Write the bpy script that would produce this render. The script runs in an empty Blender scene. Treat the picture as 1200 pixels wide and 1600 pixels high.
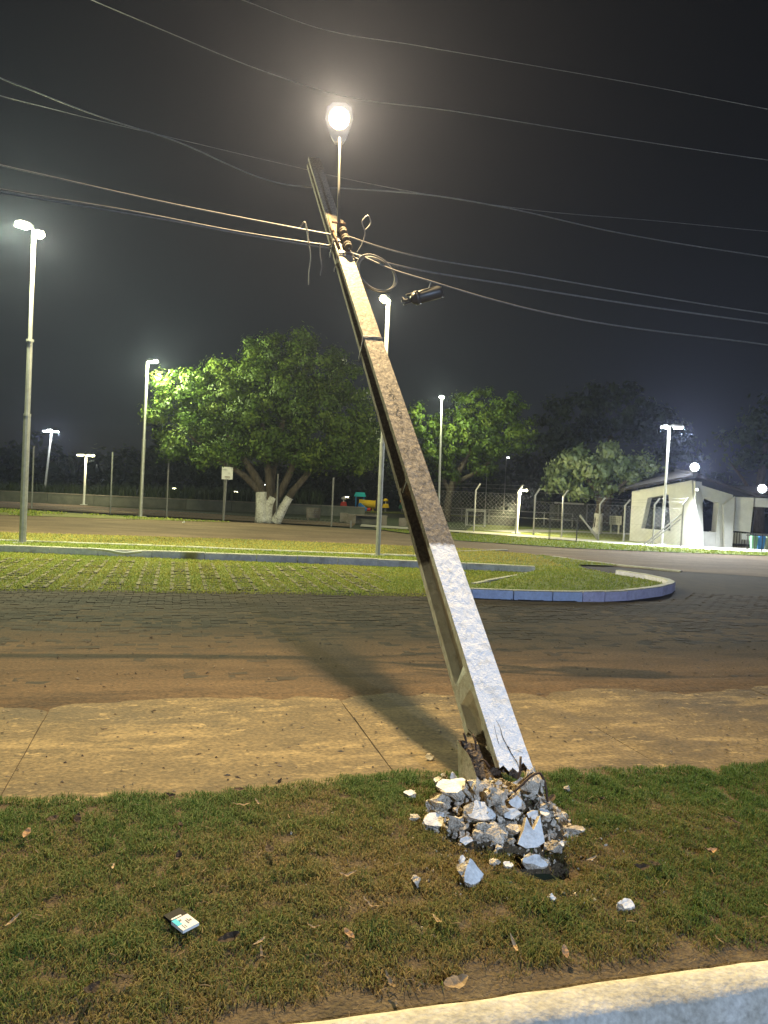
import bpy, bmesh, math, random
import numpy as np
from mathutils import Vector, Matrix, noise, geometry

random.seed(7)
rng = np.random.default_rng(7)
scene = bpy.context.scene
col = scene.collection
R = math.radians

# ---------------------------------------------------------------- camera
cam_d = bpy.data.cameras.new('camera')
cam_d.sensor_fit = 'HORIZONTAL'
cam_d.sensor_width = 36.0
cam_d.lens = 36.0
cam_d.clip_start = 0.05
cam_d.clip_end = 2000.0
cam = bpy.data.objects.new('camera', cam_d)
col.objects.link(cam)
cam.matrix_world = Matrix.Translation((0, 0, 1.5)) @ Matrix.Rotation(R(88.5), 4, 'X') @ Matrix.Rotation(R(2.7), 4, 'Z')
scene.camera = cam

# ---------------------------------------------------------------- night sky, faint moonlight, exposure
world = bpy.data.worlds.new('World')
scene.world = world
world.use_nodes = True
wn = world.node_tree
wn.nodes.clear()
sky = wn.nodes.new('ShaderNodeTexSky')
sky.sky_type = 'NISHITA'
sky.sun_disc = False
sky.sun_elevation = R(32)
sky.sun_rotation = R(150)
hs = wn.nodes.new('ShaderNodeHueSaturation')
hs.inputs['Saturation'].default_value = 0.62
bgn = wn.nodes.new('ShaderNodeBackground')
bgn.inputs['Strength'].default_value = 0.0026
wo = wn.nodes.new('ShaderNodeOutputWorld')
wn.links.new(sky.outputs[0], hs.inputs['Color'])
wn.links.new(hs.outputs[0], bgn.inputs['Color'])
wn.links.new(bgn.outputs[0], wo.inputs['Surface'])

moon_d = bpy.data.lights.new('moonlight', 'SUN')
moon_d.energy = 0.03
moon_d.angle = R(0.5)
moon_d.color = (0.85, 0.92, 1.0)
moon = bpy.data.objects.new('moonlight', moon_d)
col.objects.link(moon)
moon.rotation_euler = (R(58), 0, R(30))

vs = scene.view_settings
vs.view_transform = 'Standard'
vs.look = 'None'
vs.exposure = 0.0
vs.gamma = 1.0
vs.use_curve_mapping = False
scene.cycles.use_denoising = True
scene.cycles.max_bounces = 6
scene.cycles.transparent_max_bounces = 8
scene.cycles.volume_bounces = 0
scene.cycles.sample_clamp_indirect = 4.0


# ---------------------------------------------------------------- helpers
def tag(o, label=None, cat=None, group=None, kind=None):
    if label: o['label'] = label
    if cat: o['category'] = cat
    if group: o['group'] = group
    if kind: o['kind'] = kind
    return o

ORG = {}

def thing(name, label, cat, loc, group=None):
    o = bpy.data.objects.new(name, None)
    o.empty_display_size = 0.2
    col.objects.link(o)
    o.location = loc
    ORG[o.name] = Vector(loc)
    return tag(o, label, cat, group)


def link_mesh(name, me, mat, parent=None, origin=None):
    """me holds world coordinates shifted by its origin already"""
    if mat is not None:
        for m in (mat if isinstance(mat, (list, tuple)) else [mat]):
            me.materials.append(m)
    o = bpy.data.objects.new(name, me)
    col.objects.link(o)
    if parent is not None:
        o.parent = parent
        ORG[o.name] = ORG[parent.name]
    else:
        o.location = origin
        ORG[o.name] = Vector(origin)
    return o


class MB:
    def __init__(self):
        self.v = []; self.f = []; self.m = []
    def add(self, vs_, fs_, mi=0):
        b = len(self.v)
        self.v += [tuple(p) for p in vs_]
        self.f += [tuple(b + i for i in f) for f in fs_]
        self.m += [mi] * len(fs_)
        return self
    def box(self, c, s, rz=0.0, mi=0, taper=1.0):
        hx, hy, hz = s[0] / 2, s[1] / 2, s[2] / 2
        ca, sa = math.cos(rz), math.sin(rz)
        pts = []
        for z, k in ((-hz, 1.0), (hz, taper)):
            for x, y in ((-hx, -hy), (hx, -hy), (hx, hy), (-hx, hy)):
                x *= k; y *= k
                pts.append((c[0] + x * ca - y * sa, c[1] + x * sa + y * ca, c[2] + z))
        return self.add(pts, [(3, 2, 1, 0), (4, 5, 6, 7), (0, 1, 5, 4), (1, 2, 6, 5), (2, 3, 7, 6), (3, 0, 4, 7)], mi)
    def tube(self, pts, rad, n=8, mi=0, cap=True):
        pts = [Vector(p) for p in pts]
        if not isinstance(rad, (list, tuple)): rad = [rad] * len(pts)
        up = Vector((0, 0, 1))
        rings = []
        prev = None
        for i, p in enumerate(pts):
            d = (pts[min(i + 1, len(pts) - 1)] - pts[max(i - 1, 0)])
            if d.length < 1e-9: d = Vector((0, 0, 1))
            d.normalize()
            if prev is None:
                a = d.cross(up)
                if a.length < 0.05: a = d.cross(Vector((1, 0, 0)))
            else:
                a = prev - d * prev.dot(d)
            a.normalize(); prev = a
            b = d.cross(a)
            rings.append([p + (a * math.cos(t) + b * math.sin(t)) * rad[i] for t in [2 * math.pi * k / n for k in range(n)]])
        vv = [q for r in rings for q in r]
        ff = []
        for i in range(len(pts) - 1):
            for k in range(n):
                ff.append((i * n + k, i * n + (k + 1) % n, (i + 1) * n + (k + 1) % n, (i + 1) * n + k))
        if cap:
            ff.append(tuple(range(n - 1, -1, -1)))
            ff.append(tuple((len(pts) - 1) * n + k for k in range(n)))
        return self.add(vv, ff, mi)
    def prism(self, poly, ext, mi=0):
        """planar polygon poly (3-d) extruded by the vector ext"""
        n = len(poly); e = Vector(ext)
        a = [Vector(p) for p in poly]
        vv = a + [p + e for p in a]
        ff = [tuple(range(n - 1, -1, -1)), tuple(range(n, 2 * n))]
        for i in range(n):
            j = (i + 1) % n
            ff.append((i, j, n + j, n + i))
        return self.add(vv, ff, mi)
    def build(self, name, mat, parent=None, origin=None, smooth=False):
        o0 = ORG[parent.name] if parent is not None else Vector(origin)
        me = bpy.data.meshes.new(name)
        me.from_pydata([(p[0] - o0[0], p[1] - o0[1], p[2] - o0[2]) for p in self.v], [], self.f)
        if isinstance(mat, (list, tuple)):
            me.polygons.foreach_set('material_index', self.m)
        bm = bmesh.new(); bm.from_mesh(me)
        bmesh.ops.recalc_face_normals(bm, faces=bm.faces)
        bm.to_mesh(me); bm.free()
        if smooth:
            me.polygons.foreach_set('use_smooth', [True] * len(me.polygons))
        me.update()
        return link_mesh(name, me, mat, parent, origin)


def np_mesh(name, V, F3=None, F4=None):
    """fast mesh from numpy arrays"""
    me = bpy.data.meshes.new(name)
    me.vertices.add(len(V))
    me.vertices.foreach_set('co', np.ascontiguousarray(V, dtype=np.float32).ravel())
    loops = []; starts = []; k = 0
    if F4 is not None and len(F4):
        loops.append(F4.ravel()); starts.append(np.arange(len(F4)) * 4); k = len(F4) * 4
    if F3 is not None and len(F3):
        loops.append(F3.ravel()); starts.append(k + np.arange(len(F3)) * 3)
    L = np.concatenate(loops).astype(np.int32); S = np.concatenate(starts).astype(np.int32)
    me.loops.add(len(L)); me.loops.foreach_set('vertex_index', L)
    me.polygons.add(len(S)); me.polygons.foreach_set('loop_start', S)
    me.update(calc_edges=True)
    return me


def catmull(pts, n=8):
    """smooth curve through points, tangents weighted by chord length (no overshoot on uneven spacing)"""
    pts = [Vector(p) for p in pts]
    m = len(pts)
    h = [max(1e-6, (pts[i + 1] - pts[i]).length) for i in range(m - 1)]
    tg = []
    for i in range(m):
        if i == 0: tg.append((pts[1] - pts[0]) / h[0])
        elif i == m - 1: tg.append((pts[-1] - pts[-2]) / h[-1])
        else:
            a, b_ = (pts[i] - pts[i - 1]) / h[i - 1], (pts[i + 1] - pts[i]) / h[i]
            tg.append((a * h[i] + b_ * h[i - 1]) / (h[i] + h[i - 1]))
    out = []
    for i in range(m - 1):
        for k in range(n):
            t = k / n; t2, t3 = t * t, t ** 3
            out.append(pts[i] * (2 * t3 - 3 * t2 + 1) + tg[i] * h[i] * (t3 - 2 * t2 + t) + pts[i + 1] * (-2 * t3 + 3 * t2) + tg[i + 1] * h[i] * (t3 - t2))
    out.append(pts[-1])
    return out


def copy_tree(o, parent=None):
    c = o.copy(); col.objects.link(c); c.parent = parent
    for ch in list(o.children): copy_tree(ch, c)
    return c


# street frame: u runs along the street, v across it away from the camera
UX, UY = 0.9653, 0.2611
def S(u, v, z=0.0):
    return (u * UX - v * UY, u * UY + v * UX, z)
SROT = math.atan2(UY, UX)


# ---------------------------------------------------------------- materials
def nmat(name, cols, scale=4.0, rough=0.8, bump=0.0, bscale=40.0, coords='POS', stretch=(1, 1, 1), rot=0.0,
         metal=0.0, spec=0.3, detail=6.0, tint=None, rand=0.0, fine=None, lo=0.3, hi=0.7, bdist=0.02, layers=()):
    m = bpy.data.materials.new(name)
    m.use_nodes = True
    nt = m.node_tree; N = nt.nodes; Lk = nt.links
    b = N['Principled BSDF']
    b.inputs['Roughness'].default_value = rough
    b.inputs['Metallic'].default_value = metal
    b.inputs['Specular IOR Level'].default_value = spec
    if coords == 'POS':
        g = N.new('ShaderNodeNewGeometry'); src = g.outputs['Position']
    else:
        g = N.new('ShaderNodeTexCoord'); src = g.outputs['Object']
    mp = N.new('ShaderNodeMapping')
    mp.inputs['Rotation'].default_value = (0, 0, -rot)
    mp.vector_type = 'POINT'
    Lk.new(src, mp.inputs['Vector'])
    mp2 = N.new('ShaderNodeMapping'); mp2.inputs['Scale'].default_value = stretch
    Lk.new(mp.outputs[0], mp2.inputs['Vector'])
    nz = N.new('ShaderNodeTexNoise')
    nz.inputs['Scale'].default_value = scale; nz.inputs['Detail'].default_value = detail
    nz.inputs['Roughness'].default_value = 0.65
    Lk.new(mp2.outputs[0], nz.inputs['Vector'])
    rp = N.new('ShaderNodeValToRGB')
    els = rp.color_ramp.elements
    k = len(cols)
    els[0].position = lo; els[0].color = (*cols[0], 1)
    els[1].position = hi; els[1].color = (*cols[-1], 1)
    for i in range(1, k - 1):
        e = els.new(lo + (hi - lo) * i / (k - 1)); e.color = (*cols[i], 1)
    Lk.new(nz.outputs['Fac'], rp.inputs['Fac'])
    out = rp.outputs['Color']
    for (ls, lst, lc, l0, l1, lseed) in layers:      # blotches of another colour: scale, stretch, colour, threshold range
        m3 = N.new('ShaderNodeMapping'); m3.inputs['Scale'].default_value = lst; m3.inputs['Location'].default_value = (lseed, lseed * 1.7, 0)
        Lk.new(mp.outputs[0], m3.inputs['Vector'])
        n4 = N.new('ShaderNodeTexNoise'); n4.inputs['Scale'].default_value = ls; n4.inputs['Detail'].default_value = 9; n4.inputs['Roughness'].default_value = .72
        Lk.new(m3.outputs[0], n4.inputs['Vector'])
        r4 = N.new('ShaderNodeMapRange'); r4.inputs['From Min'].default_value = l0; r4.inputs['From Max'].default_value = l1
        Lk.new(n4.outputs['Fac'], r4.inputs['Value'])
        x4 = N.new('ShaderNodeMix'); x4.data_type = 'RGBA'; x4.inputs[7].default_value = (*lc, 1)
        Lk.new(r4.outputs[0], x4.inputs[0]); Lk.new(out, x4.inputs[6]); out = x4.outputs[2]
    if fine:            # second, finer mottling multiplied in: (scale, amount)
        n2 = N.new('ShaderNodeTexNoise'); n2.inputs['Scale'].default_value = fine[0]; n2.inputs['Detail'].default_value = 4
        Lk.new(src, n2.inputs['Vector'])
        mr = N.new('ShaderNodeMapRange')
        mr.inputs['From Min'].default_value = 0.25; mr.inputs['From Max'].default_value = 0.75
        mr.inputs['To Min'].default_value = 1 - fine[1]; mr.inputs['To Max'].default_value = 1 + fine[1]
        Lk.new(n2.outputs['Fac'], mr.inputs['Value'])
        mx = N.new('ShaderNodeVectorMath'); mx.operation = 'SCALE'
        Lk.new(out, mx.inputs[0]); Lk.new(mr.outputs[0], mx.inputs['Scale'])
        out = mx.outputs[0]
    if rand:
        oi = N.new('ShaderNodeObjectInfo')
        mr = N.new('ShaderNodeMapRange')
        mr.inputs['To Min'].default_value = 1 - rand; mr.inputs['To Max'].default_value = 1 + rand
        Lk.new(oi.outputs['Random'], mr.inputs['Value'])
        mx = N.new('ShaderNodeVectorMath'); mx.operation = 'SCALE'
        Lk.new(out, mx.inputs[0]); Lk.new(mr.outputs[0], mx.inputs['Scale'])
        out = mx.outputs[0]
    Lk.new(out, b.inputs['Base Color'])
    if bump:
        n3 = N.new('ShaderNodeTexNoise'); n3.inputs['Scale'].default_value = bscale; n3.inputs['Detail'].default_value = 5
        Lk.new(mp2.outputs[0], n3.inputs['Vector'])
        bp = N.new('ShaderNodeBump'); bp.inputs['Strength'].default_value = bump; bp.inputs['Distance'].default_value = bdist
        Lk.new(n3.outputs['Fac'], bp.inputs['Height']); Lk.new(bp.outputs[0], b.inputs['Normal'])
    return m


def tintmat(name, cols, rough=0.7, spec=0.15, trans=0.0, attr='tint'):
    """blade and leaf material: colour from a per-face 0..1 attribute"""
    m = bpy.data.materials.new(name); m.use_nodes = True
    nt = m.node_tree; N = nt.nodes; Lk = nt.links
    b = N['Principled BSDF']; b.inputs['Roughness'].default_value = rough; b.inputs['Specular IOR Level'].default_value = spec
    a = N.new('ShaderNodeAttribute'); a.attribute_name = attr
    rp = N.new('ShaderNodeValToRGB'); els = rp.color_ramp.elements
    k = len(cols)
    els[0].color = (*cols[0], 1); els[1].color = (*cols[-1], 1)
    for i in range(1, k - 1):
        e = els.new(i / (k - 1)); e.color = (*cols[i], 1)
    Lk.new(a.outputs['Fac'], rp.inputs['Fac'])
    Lk.new(rp.outputs['Color'], b.inputs['Base Color'])
    if trans:
        t = N.new('ShaderNodeBsdfTranslucent'); mx = N.new('ShaderNodeMixShader'); mx.inputs[0].default_value = trans
        Lk.new(rp.outputs['Color'], t.inputs['Color'])
        Lk.new(b.outputs[0], mx.inputs[1]); Lk.new(t.outputs[0], mx.inputs[2])
        Lk.new(mx.outputs[0], N['Material Output'].inputs['Surface'])
    return m


def emit(name, c, s):
    m = bpy.data.materials.new(name); m.use_nodes = True
    b = m.node_tree.nodes['Principled BSDF']
    b.inputs['Base Color'].default_value = (*c, 1)
    b.inputs['Emission Color'].default_value = (*c, 1)
    b.inputs['Emission Strength'].default_value = s
    return m


M = {}
M['soil'] = nmat('soil', [(.05, .037, .02), (.085, .062, .036), (.12, .09, .05)], 9, .95, .9, 60, fine=(90, .35))
M['asphalt'] = nmat('asphalt', [(.04, .04, .042), (.06, .058, .056)], 3, .85, .5, 120)
M['earth'] = nmat('earth', [(.1, .066, .038), (.15, .1, .058), (.21, .142, .085)], 1.1, .95, .6, 30, stretch=(.35, 1, 1), fine=(14, .22))
M['field'] = nmat('field', [(.02, .028, .012), (.035, .045, .018)], .5, .95, .3, 20)
M['slab'] = nmat('slab', [(.068, .047, .022), (.096, .067, .031), (.13, .092, .043)], 2.6, .85, .7, 60,
                 stretch=(.7, 1.2, 1), rot=SROT, fine=(42, .5), lo=.32, hi=.68, bdist=.008,
                 layers=[(1.0, (.6, 1.1, 1), (.045, .033, .02), .49, .64, 4.0), (1.5, (.5, 1.5, 1), (.2, .145, .068), .5, .64, 9.0), (9.0, (.7, 1.2, 1), (.23, .168, .08), .57, .66, 2.0), (14.0, (1, 1, 1), (.05, .037, .022), .58, .68, 6.0)])
M['paver'] = nmat('paver', [(.014, .009, .0052), (.028, .0175, .01), (.055, .034, .019)], 1.6, .9, .5, 70, stretch=(.4, 1.2, 1), rot=SROT,
                  fine=(26, .4), rand=.2)
M['joint_sand'] = nmat('joint_sand', [(.02, .013, .008), (.045, .029, .016)], 3, .95, .4, 80)
M['sand'] = nmat('sand', [(.05, .03, .015), (.078, .047, .023), (.11, .068, .034)], 1.4, .95, .7, 90, stretch=(.3, 1.3, 1), rot=SROT, fine=(38, .5), bdist=.01,
                 layers=[(1.2, (.3, 2.2, 1), (.032, .02, .012), .52, .66, 3.0), (3.0, (.4, 2, 1), (.14, .09, .045), .6, .72, 8.0)])
M['gridpaver'] = nmat('gridpaver', [(.11, .1, .055), (.21, .18, .11)], 5, .9, .4, 60, rand=.3)
M['turfsoil'] = nmat('turfsoil', [(.09, .115, .024), (.14, .17, .036), (.2, .2, .055)], 2.2, .95, .7, 50, fine=(25, .4))
M['drysoil'] = nmat('drysoil', [(.09, .1, .025), (.16, .15, .05), (.2, .17, .08)], 1.6, .95, .6, 40, fine=(18, .4))
M['whitepaint'] = nmat('whitepaint', [(.1, .09, .07), (.3, .28, .23), (.38, .36, .31), (.45, .43, .38)], 5, .8, .7, 45, fine=(60, .25), lo=.24, hi=.62, bdist=.012)
M['kerbwhite'] = nmat('kerbwhite', [(.3, .28, .25), (.55, .55, .54), (.68, .68, .66)], 3, .8, .4, 50, fine=(20, .15), lo=.25, hi=.6)
M['kerbblue'] = nmat('kerbblue', [(.32, .37, .5), (.47, .55, .76), (.54, .62, .8)], 2.5, .75, .3, 50, fine=(18, .15), lo=.2, hi=.6)
M['kerblilac'] = nmat('kerblilac', [(.38, .35, .46), (.56, .52, .69), (.62, .58, .74)], 2.5, .75, .3, 50, fine=(18, .15), lo=.2, hi=.6)
M['galv'] = nmat('galv', [(.28, .28, .27), (.4, .4, .38)], 8, .5, metal=.55, spec=.5)
M['galv_dark'] = nmat('galv_dark', [(.16, .16, .15), (.26, .26, .25)], 8, .55, metal=.5)
M['darkmetal'] = nmat('darkmetal', [(.015, .015, .016), (.03, .03, .03)], 8, .5, spec=.4)
M['lamphousing'] = nmat('lamphousing', [(.18, .18, .18), (.26, .26, .26)], 8, .5, spec=.4)
M['rust'] = nmat('rust', [(.09, .04, .018), (.2, .09, .035)], 30, .85, .5, 90, coords='OBJ')
M['rebar'] = nmat('rebar', [(.035, .022, .014), (.09, .05, .03)], 40, .7, .4, 120, coords='OBJ')
M['cable'] = nmat('cable', [(.12, .115, .11), (.19, .18, .17)], 20, .6)
M['wire'] = nmat('wire', [(.12, .12, .12), (.18, .18, .18)], 20, .55, metal=.3)
M['blackplastic'] = nmat('blackplastic', [(.022, .022, .023), (.035, .035, .036)], 12, .42, spec=.5)
M['broken'] = nmat('broken', [(.2, .165, .12), (.38, .325, .25), (.52, .465, .375), (.62, .565, .475)], 16, .95, 1.0, 90, coords='OBJ', fine=(160, .5), rand=.22, bdist=.012)
M['brokendark'] = nmat('brokendark', [(.07, .05, .035), (.16, .12, .085)], 25, .95, 1.0, 70, coords='OBJ', fine=(120, .35))
M['chipface'] = nmat('chipface', [(.3, .27, .22), (.58, .56, .52), (.74, .73, .69)], 14, .75, .4, 60, coords='OBJ', fine=(80, .15), lo=.25, hi=.5)
M['crack'] = nmat('crack', [(.012, .009, .007), (.03, .022, .016)], 30, 1.0)
M['white'] = nmat('white', [(.62, .62, .6), (.72, .72, .7)], 3, .7, .1, 30)
M['limewash'] = nmat('limewash', [(.14, .12, .1), (.4, .39, .36), (.5, .49, .46)], 5, .9, .9, 14, fine=(20, .25), lo=.28, hi=.55, bdist=.04)
M['wallwhite'] = nmat('wallwhite', [(.56, .55, .52), (.7, .69, .66)], 1.2, .85, .15, 40, fine=(6, .06))
M['roof'] = nmat('roof', [(.014, .012, .012), (.026, .023, .022)], 6, .9, .5, 20)
M['lowwall'] = nmat('lowwall', [(.07, .075, .06), (.12, .12, .1)], 2, .9, .2, 20)
M['greyblock'] = nmat('greyblock', [(.12, .105, .085), (.2, .18, .15)], 4, .9, .4, 30, rand=.15)
M['pathconc'] = nmat('pathconc', [(.34, .32, .28), (.46, .44, .4)], 2, .9, .2, 30, fine=(10, .12))
M['bark'] = nmat('bark', [(.022, .018, .014), (.06, .048, .036), (.09, .072, .054)], 10, .95, 1.0, 25, coords='OBJ', stretch=(1, 1, .3), bdist=.05)
M['thatch'] = nmat('thatch', [(.08, .055, .03), (.17, .12, .065), (.26, .19, .11)], 30, .9)
M['gritmix'] = nmat('gritmix', [(.03, .022, .015), (.1, .075, .05), (.3, .25, .18)], 3.0, .95)
M['leafbrown'] = nmat('leafbrown', [(.16, .09, .045), (.3, .19, .1)], 40, .85, .4, 90, coords='OBJ', rand=.4)
M['leafdark'] = nmat('leafdark', [(.03, .02, .012), (.07, .045, .025)], 40, .85, .4, 90, coords='OBJ', rand=.4)
M['straw'] = nmat('straw', [(.22, .15, .08), (.36, .26, .15)], 40, .85, .3, 90, coords='OBJ', rand=.3)
for k_, c_ in dict(yellow=(.7, .5, .02), teal=(.02, .4, .45), red=(.55, .05, .03), blue=(.04, .2, .5), greenbin=(.2, .4, .24),
                   bluebin=(.07, .25, .62), yellowbin=(.36, .42, .27), darkgreen=(.02, .12, .06), packblue=(.08, .5, .66), packblack=(.004, .004, .005),
                   packwhite=(.72, .71, .66), packgrey=(.2, .2, .2), ink=(.02, .018, .02), orange=(.5, .2, .04)).items():
    M[k_] = nmat(k_, [tuple(x * .85 for x in c_), c_], 6, .75, spec=.15)

M['grass'] = tintmat('grass', [(.2, .14, .06), (.17, .135, .045), (.13, .125, .035), (.085, .12, .026), (.055, .105, .02)], trans=.3)
M['turf'] = tintmat('turf', [(.42, .34, .09), (.33, .32, .06), (.22, .28, .042), (.14, .21, .03)], trans=.3)
M['leaf'] = tintmat('leaf', [(.028, .05, .01), (.05, .09, .014), (.085, .13, .02), (.13, .17, .03)], rough=.55, spec=.2, trans=.25)
M['leafcool'] = tintmat('leafcool', [(.06, .09, .035), (.11, .15, .06), (.18, .21, .1)], rough=.5, spec=.35, trans=.2)
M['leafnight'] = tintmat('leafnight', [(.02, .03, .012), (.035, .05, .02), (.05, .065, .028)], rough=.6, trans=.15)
E_WARM = emit('lamp_warm', (1, .8, .45), 14)
E_GREEN = emit('lamp_greenish', (.92, 1, .72), 26)
E_YEL = emit('lamp_yellowish', (1, .95, .62), 20)
E_WHITE = emit('lamp_white', (.93, .98, 1.0), 30)


def light(name, kind, loc, energy, color, size=.15, parent=None, **kw):
    d = bpy.data.lights.new(name, kind)
    d.energy = energy; d.color = color
    if kind in ('POINT', 'SPOT'): d.shadow_soft_size = size
    for k, v in kw.items(): setattr(d, k, v)
    o = bpy.data.objects.new(name, d); col.objects.link(o)
    if parent is not None:
        o.parent = parent
        o.location = Vector(loc) - ORG[parent.name]
    else:
        o.location = loc
    return o


def aim(o, d):
    o.rotation_euler = Vector(d).to_track_quat('-Z', 'Y').to_euler()


# ================================================================ SETTING
# ---- ground sheet out to the horizon, behind the near kerb
b = MB()
b.add([S(-400, 2.0, -.07), S(400, 2.0, -.07), S(400, 900, -.07), S(-400, 900, -.07)], [(0, 1, 2, 3)])
tag(b.build('ground', M['field'], None, (0, 0, -.07)), kind='structure')
b = MB()
b.add([S(-60, -40, -.16), S(60, -40, -.16), S(60, 2.04, -.16), S(-60, 2.04, -.16)], [(0, 1, 2, 3)])
tag(b.build('road', M['asphalt'], None, (0, 0, -.16)), kind='structure')

# ---- near kerb: painted, rough edges, chipped
def kerb_strip():
    nu, prof = 260, [(1.925, -.16), (1.93, -.02), (1.945, .004), (1.96, .012), (2.0, .014), (2.05, .013), (2.075, .008), (2.085, -.06)]
    V = []; F = []
    for i in range(nu + 1):
        u = -5 + 11 * i / nu
        for j, (v, z) in enumerate(prof):
            k = 0.0 if j in (0, 7) else 1.0
            n1 = noise.noise(Vector((u * 9, j * 1.7, 3.1))) * .006 + noise.noise(Vector((u * 35, j * 3.7, 9.1))) * .003
            n2 = noise.noise(Vector((u * 6, j * 2.3, 7.7))) * .005
            chip = 0.0
            if j in (1, 2, 3):
                c = noise.noise(Vector((u * 3.1, 5.5, 1.0)))
                if c > .28: chip = (c - .28) * .05
            V.append(S(u, v + k * (n1 + chip), z + k * n2 - chip * .6))
    w = len(prof)
    for i in range(nu):
        for j in range(w - 1):
            F.append((i * w + j, (i + 1) * w + j, (i + 1) * w + j + 1, i * w + j + 1))
    bb = MB().add(V, F)
    return bb.build('kerb', M['whitepaint'], None, S(.5, 2, 0), smooth=True)
tag(kerb_strip(), kind='structure')

# ---- verge soil, gently uneven, with a shallow hollow in front of the rubble
def edge_v(u):
    return 3.80 + .07 * noise.noise(Vector((u * 1.3, 2.0, 0))) + .04 * noise.noise(Vector((u * 5, 7.0, 0))) + .1 * math.exp(-((u - 1.25) / .5) ** 2) - .06 * max(0, u - 2.2)
def soil_z(x, y):
    z = .012 * noise.noise(Vector((x * 2, y * 2, 0))) + .006 * noise.noise(Vector((x * 8, y * 8, 4)))
    z += .15 * max(0.0, 1 - ((x - .6) / .34) ** 2 - ((y - 3.55) / .34) ** 2)
    z -= .085 * math.exp(-(((x - .74) / .12) ** 2 + ((y - 3.12) / .1) ** 2))
    return z - .012
def verge():
    V = []; F = []
    us = np.linspace(-4.5, 6, 211); K = 56
    for u in us:
        e = edge_v(u)
        for k in range(K + 1):
            v = 2.06 + (e - 2.06) * k / K
            x, y, _ = S(u, v)
            V.append((x, y, soil_z(x, y) if k < K else -.06))
    for i in range(len(us) - 1):
        for k in range(K):
            a = i * (K + 1) + k
            F.append((a, a + K + 1, a + K + 2, a + 1))
    return MB().add(V, F).build('verge', M['soil'], None, S(.5, 3, 0), smooth=True)
tag(verge(), kind='structure')


def blades(name, P, h, w, lean, tint, mat, kind_label, cat):
    """P (n,3) roots; each blade = quad + tip triangle"""
    n = len(P)
    ang = rng.uniform(0, 2 * np.pi, n)
    dx, dy = np.cos(ang), np.sin(ang)
    side = np.stack([-dy, dx, np.zeros(n)], 1) * (w / 2)[:, None]
    out1 = np.stack([dx * lean * h * .35, dy * lean * h * .35, h * .6], 1)
    out2 = np.stack([dx * lean * h, dy * lean * h, h * np.maximum(.15, 1 - lean * .6)], 1)
    V = np.stack([P - side, P + side, P + out1 + side * .8, P + out1 - side * .8, P + out2], 1).reshape(-1, 3)
    i = np.arange(n) * 5
    F4 = np.stack([i, i + 1, i + 2, i + 3], 1); F3 = np.stack([i + 3, i + 2, i + 4], 1)
    o0 = P.mean(0); o0[2] = 0
    me = np_mesh(name, V - o0, F3, F4)
    at = me.attributes.new('tint', 'FLOAT', 'FACE')
    at.data.foreach_set('value', np.concatenate([tint, tint]).astype(np.float32))
    o = link_mesh(name, me, mat, None, tuple(o0))
    return tag(o, kind_label, cat, kind='stuff')


def vnoise(x, y, s, seed):
    return np.array([noise.noise(Vector((a * s, b_ * s, seed))) for a, b_ in zip(x, y)])

def near_grass():
    n = 320000
    u = rng.uniform(-2.6, 4.2, n)
    t = rng.uniform(0, 1, n) ** 1.15
    ev = np.array([edge_v(a) for a in np.linspace(-3, 5, 200)])
    e = np.interp(u, np.linspace(-3, 5, 200), ev)
    v = 2.09 + (e + .015 - 2.09) * t
    x = u * UX - v * UY; y = u * UY + v * UX
    keep = (np.abs(x) < .56 * y + .25)
    u, v, x, y, t = u[keep], v[keep], x[keep], y[keep], t[keep]
    big = vnoise(x, y, 1.6, 3.0); mid = vnoise(x, y, 6.0, 8.0); fin = vnoise(x, y, 19.0, 5.0)
    # bare: close to the kerb, in blotches, and where the rubble lies
    kerbbare = np.exp(-((v - 2.09) / .13) ** 2) * (.55 + .6 * (x > -.4))
    cl = vnoise(x, y, 13.0, 12.0)
    bare = kerbbare + np.clip(-.15 - mid * 1.0 - fin * .4, 0, .7) + np.clip(-big * .3, 0, .2) + np.clip(-.05 - cl * 1.1, 0, .65)
    heap = ((x - .61) / .34) ** 2 + ((y - 3.62) / .40) ** 2 < 1
    pit = ((x - .74) / .13) ** 2 + ((y - 3.13) / .11) ** 2 < 1
    bare = np.where(heap | pit, .96, bare)
    k = rng.uniform(0, 1, len(x)) > bare
    u, v, x, y, big, mid, fin, t, cl = [a[k] for a in (u, v, x, y, big, mid, fin, t, cl)]
    z = np.array([soil_z(a, c) for a, c in zip(x, y)])
    back = np.clip((v - 3.2) / .6, 0, 1)
    right = np.clip((u - .8) / 2.0, 0, 1)
    dry = np.exp(-(((x - .35) / .75) ** 2 + ((y - 3.0) / .45) ** 2))
    g = .62 + .3 * back + .25 * right + .45 * big + .3 * mid - .42 * dry + rng.normal(0, .2, len(x)) - .25 * np.exp(-((v - 2.1) / .18) ** 2)
    tint = np.clip(g, 0, 1)
    h = rng.uniform(.018, .044, len(x)) * .85 * (1 + .12 * back) * (1 + .5 * np.clip(mid, -.5, .8)) * (1 + .8 * np.clip(cl, -.5, .8))
    w = rng.uniform(.002, .004, len(x))
    lean = rng.uniform(.25, 1.35, len(x))
    P = np.stack([x, y, z], 1)
    blades('grass', P, h, w, lean, tint, M['grass'], 'short patchy grass covering the roadside verge around the broken pole', 'grass')
near_grass()

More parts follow.
